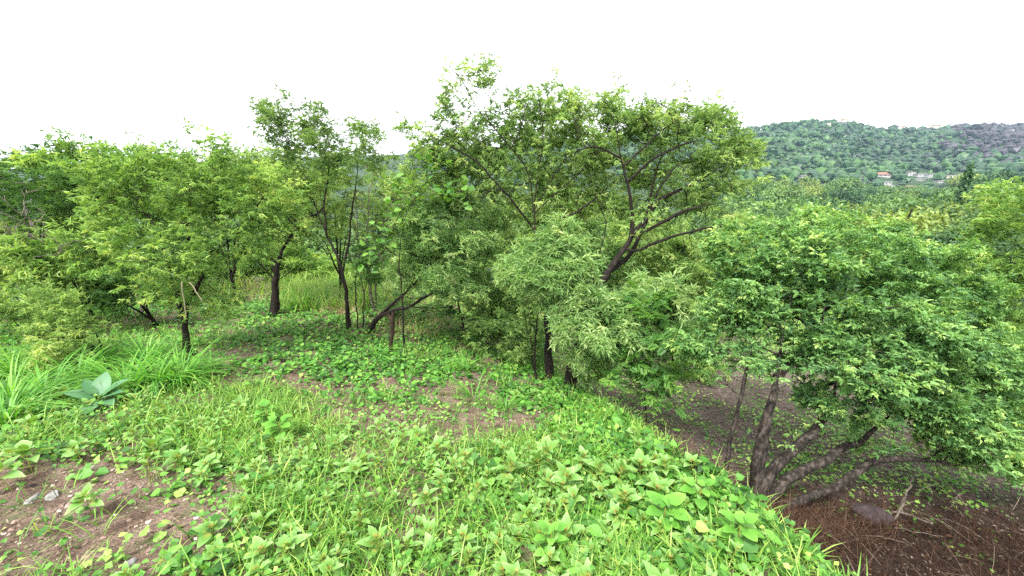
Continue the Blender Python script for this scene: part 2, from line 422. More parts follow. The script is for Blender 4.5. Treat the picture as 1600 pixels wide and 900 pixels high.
class Wood:
    def __init__(s):
        s.P, s.par, s.own, s.main, s.fr = [], [], [], [], {}
    def line(s, P, step=.12, wob=.008, parent=None, owner=0):
        L = smooth_line(P, step, wob)
        if parent is None: k = -1
        else:
            A = np.array(s.P); k = int(np.argmin(np.linalg.norm(A - L[0], axis=1))); L = L[1:]
        for i_, q in enumerate(L):
            s.fr[len(s.P)] = (i_ + 1) / len(L)
            s.P.append(q); s.par.append(k); s.own.append(owner); s.main.append(True); k = len(s.P) - 1
    def colonize(s, A, step, kill, maxit=120, up=.06, jit=.14):
        P = np.array(s.P); A = np.asarray(A, float)
        d = np.linalg.norm(A[:, None] - P[None], axis=2)
        near = d.argmin(1); nd = d.min(1)
        alive = np.ones(len(A), bool)
        kids = {}
        for _ in range(maxit):
            alive &= nd > kill
            if not alive.any(): break
            ia = np.nonzero(alive)[0]
            un, inv = np.unique(near[ia], return_inverse=True)
            dirs = np.zeros((len(un), 3)); np.add.at(dirs, inv, unit(A[ia] - P[near[ia]]))
            dirs = unit(unit(dirs) + R.normal(0, jit, dirs.shape) + [0, 0, up])
            new = P[un] + dirs * step
            ok = np.ones(len(un), bool)
            for j, k in enumerate(un):
                for c in kids.get(int(k), ()):
                    if np.linalg.norm(P[c] - new[j]) < step * .35: ok[j] = False
            if (~ok).any():
                bad = set(np.nonzero(~ok)[0].tolist())
                for t_, iv in zip(ia, inv):
                    if iv in bad and R.random() < .5: alive[t_] = False
            if not ok.any(): continue
            b = len(P); un = un[ok]; new = new[ok]
            for j, k in enumerate(un):
                kids.setdefault(int(k), []).append(b + j)
                s.par.append(int(k)); s.own.append(s.own[int(k)]); s.main.append(False)
            P = np.concatenate([P, new])
            d = np.linalg.norm(A[:, None] - new[None], axis=2)
            m_ = d.min(1); am = d.argmin(1) + b
            up_ = m_ < nd
            near[up_] = am[up_]; nd[up_] = m_[up_]
        s.P = list(P)
    def radii(s, base, tip, ex=2.3, cap=.03, limbk=.55):
        n = len(s.P); par = np.array(s.par); acc = np.zeros(n)
        r = np.zeros(n)
        for k in range(n - 1, -1, -1):
            r[k] = (acc[k] if acc[k] > 0 else 1.0)
            if par[k] >= 0: acc[par[k]] += r[k]
        r = r ** (1 / ex)
        s.r = tip + (r - 1) * (base - tip) / max(r[0] - 1, 1e-6)
        # what grew off the hand-set limbs stays thin
        for j in range(n):
            if par[j] >= 0:
                s.r[j] = min(s.r[j], s.r[par[j]] * (.97 if s.main[j] or not s.main[par[j]] else .62))
                if not s.main[j]: s.r[j] = min(s.r[j], cap)
                else: s.r[j] = max(tip * 1.4, min(s.r[j], base * (1 if s.own[j] == 0 else limbk) * (1.05 - 1.0 * s.fr[j] ** .8)))
        return s.r
    def tubes(s, k=6, flare=1.35):
        """rings round every node; returns owner -> (V, Q)"""
        P = np.array(s.P); par = np.array(s.par); n = len(P)
        kids = [[] for _ in range(n)]
        for j in range(n):
            if par[j] >= 0: kids[par[j]].append(j)
        frame = [None] * n
        out = {}
        def buf(o): return out.setdefault(o, ([], []))
        ringid = [None] * n
        ang = np.arange(k) * 2 * math.pi / k
        ca, sa = np.cos(ang), np.sin(ang)
        for j in range(n):
            p = par[j]
            main = max(kids[j], key=lambda c: s.r[c]) if kids[j] else None
            din = P[j] - P[p] if p >= 0 else (P[main] - P[j] if main is not None else np.array([0, 0, 1.]))
            dd = unit(din) + (unit(P[main] - P[j]) if main is not None else 0)
            dd = unit(dd)
            ref = frame[p] if p >= 0 else np.array([1., 0.2, 0])
            u_ = ref - dd * ref.dot(dd); u_ = unit(u_); v_ = np.cross(dd, u_)
            frame[j] = u_
            Vb, Qb = buf(s.own[j])
            r = s.r[j] * (flare if p < 0 else 1)
            if p >= 0:
                pm = max(kids[p], key=lambda c: s.r[c])
                if pm == j and s.own[p] == s.own[j]: base = ringid[p]
                else:
                    du = unit(P[j] - P[p]); uu = unit(ref - du * ref.dot(du)) ; vv = np.cross(du, uu)
                    rr = min(s.r[j] * 1.25, s.r[p])
                    base = len(Vb)
                    for q in range(k): Vb.append(P[p] + rr * (ca[q] * uu + sa[q] * vv))
            me = len(Vb)
            for q in range(k): Vb.append(P[j] + r * (ca[q] * u_ + sa[q] * v_) * (1 + .10 * math.sin(q * 2.4 + j * .9)))
            ringid[j] = me
            if p >= 0:
                for q in range(k):
                    q2 = (q + 1) % k
                    Qb.append((base + q, base + q2, me + q2, me + q))
        return out

def ell(c, ra, n, shell=.5):
    d = unit(R.normal(0, 1, (n, 3))); q = R.random(n) ** (1 / 3.0)
    q = q * (1 - shell) + shell * (0.55 + .45 * q)
    return c + d * q[:, None] * np.asarray(ra)
def blob_points(blobs, dens, Y0, depth, clump=.16):
    """blobs: (u, v, ru, rv[, dY]) -> attractor points gathered into small clumps"""
    out = []
    for b in blobs:
        u, v, ru, rv = b[:4]; dY = b[4] if len(b) > 4 else 0
        k = b[5] if len(b) > 5 else 1.0
        c = at(u, v, Y0 + dY)
        a, h = pxm(c, ru), pxm(c, rv)
        dp = min(depth, (a + h) * .5 * 1.15)
        vol = a * h * dp * 4.19
        nc = max(3, int(dens * k * vol ** .78))
        cc = ell(c, (a, dp, h), nc)
        for q in cc:
            m_ = R.integers(2, 6)
            out.append(q + R.normal(0, clump * .5, (m_, 3)) * [1.25, 1.25, .4])
    return np.concatenate(out)

def make_tree(name, cat, label, stems, blobs, Y0, depth, base_r, leaf, mat, bark, dens=26, n_leaf=5000, llen=.16, lwid=.16, step=.11,
              kill=.10, tip=.0035, droop=.12, sides=5, group=None, clump=.16, thr=.009, spread=.06, ymul=None, tintb=(.0, .95), ratio=None, upn=1.0, tipb=.3, ex=2.3, fan=3, gap=.55, gsc=8.0, limbk=.55, front=None, frontk=.10, shoots=0, capk=.26, twigs=None):
    W_ = Wood()
    P0 = np.array(stems[0][0])
    for k, st in enumerate(stems):
        W_.line(st, step, .006, None if k == 0 else True, k)
    A = blob_points(blobs, dens, Y0, depth, clump)
    if shoots:                      # long thin shoots that stand out over the crown
        top = A[np.argsort(-A[:, 2] + R.normal(0, .25 * A[:, 2].std(), len(A)))[:shoots]]
        sh = []
        for q in top:
            d = unit(np.array([R.normal(0, .35), R.normal(0, .3), 1.0])); l_ = R.uniform(.08, .26)
            sh += [q + d * l_ * f for f in (.35, .7, 1.0)]
        A = np.concatenate([A, sh])
    nA = A
    if twigs: A = np.concatenate([A, blob_points(twigs, 26, Y0, depth, clump)])
    W_.colonize(A, step, kill)
    A = nA
    W_.radii(base_r, tip, ex, capk * base_r, limbk)
    root = empty(name, P0, label, cat, group)
    for o, (Vb, Qb) in sorted(W_.tubes(sides).items()):
        if not Qb: continue
        link('trunk' if o == 0 else 'limb', new_mesh('wood', np.array(Vb) - P0, None, Qb, M[bark], None, True), root)
    # leaves grow on the thin wood, clustered toward twig ends
    P = np.array(W_.P); par = np.array(W_.par)
    has = np.zeros(len(P), int)
    for j in par[par >= 0]: has[j] += 1
    isend = has == 0
    thin = (W_.r < thr) & ~np.array(W_.main)
    if n_leaf and thin.any():
        idx = np.nonzero(thin)[0]
        wgt = np.where(isend[idx], 2.6, 1.0)
        # clumps: some twigs carry far more leaves than others
        q = P[idx]
        wgt = wgt * np.exp(R.normal(0, .5, len(idx)) + gap * 1.6 * wav(q[:, 0] + .7 * q[:, 2], q[:, 1] * .6 + q[:, 2] * 1.1, gsc, 3 + len(name)))
        if front is not None: wgt = wgt * np.where(q[:, 1] < front, frontk, 1.0)
        if twigs:
            for b in twigs:
                c_ = at(b[0], b[1], Y0); wgt = wgt * np.where((np.abs(q[:, 0] - c_[0]) < pxm(c_, b[2])) & (np.abs(q[:, 2] - c_[2]) < pxm(c_, b[3])), .05, 1.0)
        if shoots: wgt = wgt * np.where(q[:, 2] > np.sort(A[:, 2])[-max(2, int(shoots * 1.6))], .45, 1.0)
        nc = max(1, n_leaf // fan)
        sel = R.choice(idx, nc, p=wgt / wgt.sum())
        cen = A.mean(0)
        d0 = unit(P[sel] - P[np.maximum(par[sel], 0)])
        out = unit(P[sel] - cen)
        axis = unit(d0 * .7 + out * .35 + R.normal(0, .5, (nc, 3)) * [1, 1, .6] + np.array([0, 0, .18]))
        cpos = P[sel] + R.normal(0, spread, (nc, 3))
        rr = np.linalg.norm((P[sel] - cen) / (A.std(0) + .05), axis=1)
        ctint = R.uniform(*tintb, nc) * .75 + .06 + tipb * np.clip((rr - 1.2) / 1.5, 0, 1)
        csz = R.uniform(.7, 1.25, nc)
        rp = lambda z: np.repeat(z, fan, axis=0)
        n_ = nc * fan
        # a fan of sprays round every twig end, spread flat and slightly hanging
        sidev = unit(np.cross(axis, np.array([0, 0, 1.]) + R.normal(0, .2, (nc, 3))))
        th = (np.tile(np.linspace(-1.25, 1.25, fan), nc) + R.normal(0, .25, n_))[:, None]
        D = rp(axis) * np.cos(th) + rp(sidev) * np.sin(th) + R.normal(0, .28, (n_, 3)) + np.array([0, 0, -droop])
        N = np.array([0, 0, upn + .25]) + R.normal(0, .34, (n_, 3)) + rp(out) * .3
        pos = rp(cpos) + R.normal(0, .012, (n_, 3))
        ln = llen * rp(csz) * R.uniform(.65, 1.2, n_)
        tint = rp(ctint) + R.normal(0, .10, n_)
        s = Soup(); lv = leaf if isinstance(leaf, list) else [leaf]
        pk = R.integers(len(lv), size=n_)
        for q_, one in enumerate(lv):
            m_ = pk == q_
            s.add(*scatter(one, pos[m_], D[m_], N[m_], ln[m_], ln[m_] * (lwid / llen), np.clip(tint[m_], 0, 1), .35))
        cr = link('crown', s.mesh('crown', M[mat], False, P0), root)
    return root, W_, A

def px(*pts):
    """stem given as (u, v, Y) points"""
    return [at(*p) for p in pts]
def rooted(u, v, *rest):
    """a stem that starts on the ground seen at (u, v); the others are (u, v, dY from it)"""
    g = ground(u, v); g = g.copy(); g[2] = hz(g[0], g[1]) - .06
    return [g] + [at(a, b, g[1] + d) for (a, b, d) in rest]
def yof(u, v): return ground(u, v)[1]
def planted(u, Y, *rest):
    """a stem whose foot stands on the ground at depth Y in the direction of u; the others are (u, v, dY)"""
    v = 450
    for v in np.arange(470, 1100, 1.0):
        q = at(u, v, Y)
        if q[2] < hz(q[0], q[1]) - .05: break
    return [q] + [at(a, b, Y + d) for (a, b, d) in rest]

TREES = {}
# yellow-green tree standing nearest on the left
y0 = yof(295, 557)
make_tree('acacia_tree', 'tree', 'yellow-green feathery tree on a short dark trunk with dead straws hanging in it',
          [rooted(295, 558, (288, 515, 0), (292, 475, .02), (318, 430, .1), (343, 390, .2), (362, 340, .3)),
           px((289, 505, y0), (272, 445, y0 - .1), (257, 395, y0 - .2), (238, 345, y0 - .1)),
           px((318, 430, y0 + .1), (296, 380, y0), (290, 320, y0 + .1)),
           px((343, 390, y0 + .2), (390, 350, y0 + .3), (410, 310, y0 + .4))],
          [(225, 330, 62, 50), (300, 285, 85, 45), (385, 300, 70, 48, .2), (265, 395, 75, 45, -.3), (335, 365, 60, 45), (290, 445, 55, 40), (195, 290, 45, 35),
           (290, 245, 60, 18, 0, .7), (350, 262, 60, 30), (240, 440, 35, 28, -.3), (180, 360, 35, 40), (330, 470, 35, 25), (395, 350, 40, 35)],
          y0, .9, .055, ACACIA, 'lime', 'bark', 36, 6200, .108, .108, shoots=24, limbk=.8, capk=.4, front=y0 - .15, frontk=.42)
y0 = yof(428, 493)
make_tree('acacia_tree', 'tree', 'tree with the thickest dark forked trunk on the left, standing alone in the grass',
          [rooted(428, 494, (430, 445, 0), (433, 410, 0), (447, 378, .1), (470, 352, .2)),
           px((432, 430, y0), (422, 385, y0), (402, 345, y0), (385, 300, y0)),
           px((440, 390, y0), (468, 350, y0 - .1), (505, 330, y0 - .2)),
           px((431, 440, y0), (398, 402, y0 - .2), (362, 388, y0 - .3), (345, 395, y0 - .3)),
           px((433, 440, y0), (470, 412, y0), (505, 395, y0 + .1))],
          [(400, 285, 70, 48), (470, 315, 55, 48), (440, 262, 45, 26), (420, 340, 70, 32), (500, 300, 38, 40), (360, 300, 45, 40), (430, 300, 60, 40, -.5), (470, 360, 50, 25), (345, 262, 50, 26), (395, 255, 45, 24), (450, 340, 40, 30, .4)],
          y0, 1.0, .115, ACACIA, 'acacia', 'bark', 36, 4800, .112, .112, shoots=18, limbk=.75, capk=.3, front=y0 - .1, frontk=.38)
y0 = yof(545, 514)
make_tree('acacia_tree', 'tree', 'slender open tree with thin forking trunk and long bare twigs above its neighbours',
          [rooted(545, 515, (541, 455, 0), (532, 412, 0), (512, 370, .1), (492, 322, .1), (480, 280, .1)),
           px((535, 425, y0), (547, 372, y0), (549, 330, y0), (557, 285, y0), (560, 245, y0)),
           px((536, 430, y0), (502, 385, y0 - .2), (480, 345, y0 - .2)),
           px((512, 370, y0), (505, 320, y0), (515, 260, y0), (512, 215, y0)),
           px((480, 280, y0 + .1), (455, 245, y0 + .1), (425, 205, y0), (400, 175, y0))],
          [(490, 228, 55, 38), (520, 196, 38, 20, 0, .8), (440, 212, 34, 26, 0, .7), (412, 184, 16, 12, 0, .9), (540, 235, 45, 35), (490, 272, 40, 26), (560, 255, 30, 36, 0, .6), (470, 190, 30, 14, 0, .6), (455, 185, 20, 12, 0, .6), (560, 205, 20, 14, 0, .5), (590, 235, 20, 22, 0, .5)],
          y0, .8, .05, ACACIA, 'thin', 'bark', 44, 2900, .10, .10, tip=.003, gap=.25, shoots=34, limbk=.7)
# thin stems beside it
make_tree('sapling', 'tree', 'pair of thin dark stems under leaves right beside the slender open tree',
          [rooted(560, 515, (556, 470, 0), (555, 430, .1), (565, 390, .1)),
           rooted(566, 516, (568, 470, .1), (573, 430, .1), (568, 400, .1))],
          [(590, 425, 25, 22), (575, 395, 18, 18)], yof(560, 515) + .1, .5, .03, ACACIA, 'dark', 'bark', 24, 420, .12, .12)
# bent low tree
y0 = yof(572, 518)
make_tree('bent_tree', 'tree', 'low tree with a dark trunk arching over to the side behind the broken stake',
          [rooted(571, 519, (588, 497, 0), (615, 484, -.1), (650, 479, -.3), (690, 482, -.5), (722, 476, -.6)),
           px((592, 494, y0), (622, 468, y0 - .2), (652, 438, y0 - .4), (676, 400, y0 - .6), (700, 360, y0 - .6)),
           px((640, 480, y0 - .2), (680, 455, y0 - .5), (730, 420, y0 - .7))],
          [(640, 430, 48, 28, .2), (690, 395, 65, 40), (735, 350, 60, 40), (665, 365, 50, 38), (720, 435, 60, 28), (765, 380, 36, 36), (650, 340, 35, 24), (705, 325, 45, 24)],
          y0 - .6, .8, .06, ACACIA_LONG, 'pale', 'bark', 36, 4800, .105, .11, droop=.35)
y0 = yof(727, 528)
make_tree('sapling', 'tree', 'thin straight reddish trunk leading into dark lobed leaves in mid scene',
          [rooted(727, 528, (722, 500, 0), (714, 465, 0), (708, 428, .1), (712, 400, .1)),
           px((712, 460, y0), (745, 430, y0 + .2), (775, 420, y0 + .2))],
          [(745, 440, 60, 32, .2), (800, 462, 55, 42, .3), (690, 445, 40, 25, .2), (770, 500, 45, 25, .4), (650, 480, 40, 20, .6)], y0, .8, .035, ROBINIA, 'dark', 'redbark', 26, 1500, .16, .18)
# centre tree with upright trunk
y0 = yof(858, 594)
make_tree('acacia_tree', 'tree', 'tall tree with the straight furrowed brown trunk at the head of the gully',
          [rooted(858, 596, (857, 560, 0), (855, 520, .05), (852, 475, .2), (846, 430, .4), (838, 380, .6), (834, 335, .7), (838, 300, .75)),
           px((834, 335, y0 + .7), (828, 270, y0 + .7), (800, 232, y0 + .7), (765, 195, y0 + .65), (740, 160, y0 + .6), (718, 118, y0 + .6), (702, 103, y0 + .6)),
           px((836, 360, y0 + .65), (805, 318, y0 + .4), (778, 288, y0 + .3), (742, 248, y0 + .2), (705, 228, y0 + .1), (672, 212, y0 + .1)),
           px((834, 330, y0 + .7), (862, 282, y0 + .9), (890, 235, y0 + 1.0), (925, 195, y0 + 1.0)),
           px((838, 380, y0 + .6), (870, 345, y0 + .8), (920, 322, y0 + .9), (950, 290, y0 + 1.0)),
           px((842, 410, y0 + .5), (800, 398, y0 + .3), (762, 378, y0 + .2), (730, 350, y0)),
           px((834, 320, y0 + .7), (845, 250, y0 + .8), (850, 200, y0 + .8), (840, 150, y0 + .8)),
           px((834, 335, y0 + .7), (868, 302, y0 + .75), (905, 272, y0 + .8), (935, 240, y0 + .85)),
           px((846, 430, y0 + .4), (800, 418, y0 + .25), (760, 398, y0 + .15), (732, 385, y0 + .1)),
           px((800, 232, y0 + .7), (815, 195, y0 + .7), (822, 165, y0 + .7))],
          [(705, 205, 46, 26), (722, 132, 26, 20, 0, .7), (745, 165, 34, 24), (752, 122, 12, 7, 0, .6), (715, 240, 50, 30, .2), (800, 190, 40, 28, .2), (850, 300, 50, 36, .5), (780, 262, 50, 34, .3), (690, 168, 20, 22, 0, .6), (765, 205, 45, 30), (825, 168, 40, 22), (870, 196, 62, 34, .4), (790, 245, 66, 38), (880, 156, 36, 18, .3), (885, 262, 50, 40, .5),
           (810, 310, 66, 38, -.3), (668, 215, 26, 22, 0, .8), (690, 262, 55, 36, .1), (750, 290, 55, 35, .1), (740, 235, 50, 30, .2), (830, 215, 45, 35, .8), (900, 320, 45, 28, .4), (660, 290, 40, 30, .1)],
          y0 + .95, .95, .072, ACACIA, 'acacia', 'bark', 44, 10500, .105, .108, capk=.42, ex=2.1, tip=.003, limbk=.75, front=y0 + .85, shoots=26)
y1 = yof(884, 604)
make_tree('acacia_tree', 'tree', 'spreading tree with several dark leaning limbs fanning out, beside the straight furrowed trunk',
          [rooted(886, 606, (900, 560, .1), (915, 500, .3), (935, 450, .5), (962, 408, .7), (985, 378, .8), (990, 345, .9), (981, 285, .9), (970, 247, .9), (962, 195, .9)),
           px((970, 247, y1 + .9), (945, 232, y1 + .8), (915, 228, y1 + .7), (880, 250, y1 + .6)),
           px((978, 260, y1 + .9), (1010, 225, y1 + 1), (1045, 196, y1 + 1.1), (1075, 175, y1 + 1.1)),
           px((988, 365, y1 + .8), (1011, 342, y1 + .9), (1027, 311, y1 + 1), (1058, 299, y1 + 1), (1095, 280, y1 + 1), (1135, 255, y1 + 1)),
           px((975, 395, y1 + .7), (1000, 392, y1 + .6), (1028, 376, y1 + .5), (1087, 360, y1 + .4), (1142, 348, y1 + .3)),
           px((945, 430, y1 + .6), (985, 400, y1 + .9), (1012, 340, y1 + 1.2), (1020, 280, y1 + 1.3), (1040, 230, y1 + 1.3)),
           px((920, 490, y1 + .3), (930, 420, y1 + .6), (950, 350, y1 + .7), (930, 300, y1 + .7)),
           px((981, 285, y1 + .9), (1012, 252, y1 + .85), (1062, 228, y1 + .85), (1100, 215, y1 + .85)),
           px((1011, 342, y1 + .9), (1030, 292, y1 + .8), (1068, 245, y1 + .8)),
           px((985, 375, y1 + .8), (1030, 350, y1 + .7), (1075, 325, y1 + .7), (1120, 318, y1 + .7)),
           px((962, 408, y1 + .7), (945, 385, y1 + .6), (925, 365, y1 + .55), (905, 330, y1 + .55))],
          [(955, 178, 55, 28), (1045, 196, 80, 28, .2), (1105, 188, 40, 20, .2), (1145, 250, 48, 36), (1090, 298, 52, 36), (1000, 215, 55, 36), (1045, 252, 55, 36), (1062, 335, 52, 34, -.2), (1112, 345, 46, 36, -.4),
           (940, 248, 46, 42), (975, 300, 50, 32, .4), (1085, 395, 48, 32, -.5), (1160, 285, 34, 24), (985, 160, 40, 16), (1130, 205, 35, 25), (1030, 390, 45, 25, -.3), (1010, 186, 60, 22, -.2), (910, 175, 45, 30), (1085, 215, 50, 30, -.2), (1170, 245, 26, 24), (1000, 340, 40, 30, -.5)],
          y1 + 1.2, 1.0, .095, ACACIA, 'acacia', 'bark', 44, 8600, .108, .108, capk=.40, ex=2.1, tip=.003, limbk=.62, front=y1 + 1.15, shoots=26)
# pale low acacias that hang in front of the two trunks
y2 = 4.72
make_tree('young_acacia', 'tree', 'low pale feathery young tree hanging over the dark hollow right of the furrowed trunk',
          [planted(912, y2, (925, 560, -.1), (945, 510, -.2), (970, 470, -.2)),
           px((925, 560, y2 - .1), (905, 520, y2 - .3), (895, 500, y2 - .4))],
          [(960, 500, 60, 36), (915, 525, 36, 34, -.2), (1005, 458, 48, 24), (1035, 485, 36, 30), (925, 570, 30, 28), (985, 540, 50, 30, -.1), (950, 468, 36, 20)],
          y2 - .25, .6, .035, ACACIA_LONG, 'pale', 'bark', 34, 4000, .115, .125, droop=.22, tintb=(.3, 1.0))
make_tree('young_acacia', 'tree', 'pale feathery foliage on a low tree hanging before the top of the furrowed trunk',
          [rooted(838, 598, (835, 560, 0), (838, 500, -.1), (852, 450, -.2), (862, 420, -.3))],
          [(865, 415, 50, 36), (840, 455, 34, 24), (900, 440, 34, 28), (870, 375, 40, 22), (820, 425, 26, 22)],
          yof(838, 598) - .3, .6, .022, ACACIA_LONG, 'pale', 'bark', 34, 2400, .115, .125, droop=.22, tintb=(.3, 1.0))
make_tree('shrub', 'shrub', 'dark leafy thicket with thin stems in the shade left of the furrowed trunk',
          [rooted(835, 585, (832, 555, .1), (828, 520, .2), (826, 480, .2)), rooted(820, 580, (812, 545, .1), (805, 505, .2)), rooted(848, 586, (862, 545, .1), (868, 500, .2))],
          [(800, 520, 45, 32, .3), (760, 490, 40, 30, .6), (830, 490, 45, 40, .3), (800, 450, 50, 35, .5), (880, 480, 40, 40, .6), (835, 545, 25, 20)], yof(835, 585) + .3, .7, .02, ACACIA, 'thin', 'bark', 28, 1400, .15, .17)
# sapling with pinnate leaves on the gully side
y3 = 4.1
make_tree('sapling', 'tree', 'small sapling with one thin pale stem and fresh green paired leaflets standing in the gully',
          [planted(1014, y3, (1010, 650, 0), (1007, 610, 0), (1004, 560, .02), (1006, 510, .05), (1012, 470, .1)),
           px((1007, 600, y3), (1035, 585, y3), (1060, 575, y3 - .05)), px((1005, 570, y3), (975, 560, y3), (955, 575, y3))],
          [(1008, 515, 44, 40), (1000, 575, 48, 26), (1045, 580, 30, 22), (965, 575, 28, 20), (1035, 535, 30, 26), (1015, 470, 28, 22), (1008, 612, 22, 10, 0, .6)],
          y3 + .03, .4, .014, ROBINIA, 'broad', 'greybark', 60, 1300, .11, .12, step=.07, kill=.06, clump=.1, tip=.002, spread=.04)
# the many-stemmed bush
y4 = 3.05
y4b = 3.15
mx = lambda *p: px(*[(a, b, y4 + d) for (a, b, d) in p])
make_tree('spreading_bush', 'bush', 'big rounded dense green bush with many grey crooked stems rising from the gully floor',
          [planted(1196, y4, (1246, 786, .02), (1296, 765, .08), (1324, 750, .1), (1360, 719, .15), (1395, 714, .2), (1449, 719, .25), (1502, 728, .3)),
           planted(1137, 3.2, (1134, 729, 0), (1140, 683, 0), (1154, 640, .05), (1163, 600, .1), (1175, 540, .2)),
           planted(1183, y4b, (1184, 729, .02), (1193, 676, .05), (1207, 626, .1), (1214, 590, .2), (1225, 520, .4)),
           mx((1190, 770, .05), (1199, 740, .1), (1220, 715, .15), (1253, 694, .25), (1271, 680, .3), (1292, 648, .4), (1310, 580, .6)),
           mx((1198, 790, .02), (1218, 758, .08), (1239, 740, .12), (1282, 729, .2), (1317, 697, .3), (1353, 685, .4), (1400, 640, .5)),
           px((1212, 600, y4b + .19), (1258, 530, y4b + .5), (1300, 470, y4b + .7), (1310, 440, y4b + .8)),
           mx((1309, 583, .6), (1370, 530, .7), (1420, 480, .9)),
           mx((1400, 640, .5), (1470, 580, .5), (1520, 540, .6))],
          [(1190, 395, 75, 50, .6), (1300, 368, 100, 34, .9), (1400, 402, 80, 42, .9), (1215, 480, 95, 50, .3), (1340, 465, 110, 55, .2), (1450, 470, 80, 52, .5), (1250, 555, 105, 44, .0), (1380, 555, 110, 52, -.1),
           (1490, 565, 90, 52, .1), (1430, 630, 100, 46, -.1), (1530, 640, 80, 50, .0), (1140, 535, 46, 44, .2), (1555, 700, 70, 30, .1), (1350, 610, 90, 34, .1), (1170, 440, 50, 50, .4), (1500, 700, 60, 25, .2), (1590, 600, 40, 60, .2), (1570, 540, 50, 40, .2), (1590, 670, 50, 50, .1), (1520, 600, 60, 40, -.2), (1240, 420, 60, 40, .2), (1100, 500, 30, 30, .4), (1440, 520, 80, 40, -.2), (1120, 545, 40, 30, .1), (1330, 400, 70, 40, .3)],
          y4 + .45, 1.25, .10, BUSHY, 'bush', 'greybark', 36, 28000, .086, .093, gap=.9, limbk=.92, twigs=[(1180, 640, 50, 34), (1250, 655, 55, 30), (1330, 672, 60, 24), (1420, 705, 60, 18), (1500, 735, 70, 14), (1160, 590, 40, 30)], step=.11, kill=.09, tip=.0028, droop=.12, sides=8, spread=.05, thr=.011, upn=1.3)

# broad-leaved sapling between the two groups: every leaf its own
def lobed(nm):
    V = [(0, 0, 0, .1)]; T = []
    ring = [(-.05, .28), (.18, .55), (.42, .42), (.66, .30), (1, 0), (.66, -.30), (.42, -.42), (.18, -.55), (-.05, -.28)]
    V = [(.35, 0, -.03, .2), (0, 0, 0, .1)] + [(x, y, -.12 * abs(y) - .10 * x * x, .5 + .2 * x) for x, y in ring]
    T = [(0, 1, 2)] + [(0, k, k + 1) for k in range(2, 10)] + [(0, 10, 1)]
    T = [(a, c, b) for a, b, c in T]
    return np.array(V, float), np.array(T, int)
LOBED = lobed('x')
def leafed_plant(name, cat, label, stems, tips, llen, mat, base_r, leaf, bark, bend=.4, face=None):
    W_ = Wood(); P0 = np.array(stems[0][0])
    for k, st in enumerate(stems): W_.line(st, .1, .006, None if k == 0 else True, 0)
    W_.colonize(tips, .09, .06)
    W_.radii(base_r, .003)
    root = empty(name, P0, label, cat)
    for o, (Vb, Qb) in W_.tubes(5).items():
        link('trunk', new_mesh('wood', np.array(Vb) - P0, None, Qb, M[bark], None, True), root)
    protos = []
    for k in range(6):
        v, t, ti = scatter(leaf, np.zeros((1, 3)), np.array([[1., 0, 0]]), np.array([[0, 0, 1.]]), [1.], [1.], [.1 + .12 * k], .5)
        protos.append(new_mesh('leaf', v, t, None, M[mat], ti, True))
    for q in tips:
        o = link('leaf', protos[R.integers(6)], root)
        o.location = Vector(q - P0)
        o.rotation_euler = (R.normal(0, .35), R.uniform(.1, .9) * bend * 2, R.uniform(-math.pi, math.pi))
        s = llen * R.uniform(.6, 1.25); o.scale = (s, s * .95, s)
    return root
y5 = yof(640, 500)
tips = np.concatenate([ell(at(a, b, 5.75 + d), (pxm(at(a, b, 5.75), ru), .25, pxm(at(a, b, 5.75), rv)), n) for (a, b, ru, rv, d, n) in
                       ((588, 378, 24, 42, 0, 34), (635, 300, 34, 36, .1, 40), (690, 278, 40, 34, .1, 40), (612, 345, 30, 24, .1, 24), (720, 300, 30, 26, 0, 24), (575, 410, 12, 18, -.1, 10), (660, 250, 30, 18, .1, 14))])
leafed_plant('broadleaf_sapling', 'tree', 'young tree with large bright heart shaped leaves poking out between the feathery crowns',
             [planted(632, 5.95, (628, 450, -.05), (622, 400, -.1), (635, 330, -.2), (660, 290, -.2)), px((622, 400, 5.85), (600, 385, 5.78), (585, 375, 5.75))],
             tips, .095, 'broad', .02, LOBED, 'bark')
y6 = yof(800, 470)
tips = np.concatenate([ell(at(a, b, 6.9 + d), (pxm(at(a, b, 6.9), ru), .3, pxm(at(a, b, 6.9), rv)), n) for (a, b, ru, rv, d, n) in
                       ((745, 425, 40, 24, 0, 30), (790, 445, 34, 30, .1, 30), (700, 415, 20, 18, .2, 14))])
leafed_plant('broadleaf_sapling', 'tree', 'shaded young tree with large lobed dark leaves behind the thin straight reddish trunk',
             [rooted(770, 532, (768, 490, 0), (765, 450, .1), (760, 425, .1))], tips, .14, 'broad', .02, LOBED, 'bark')

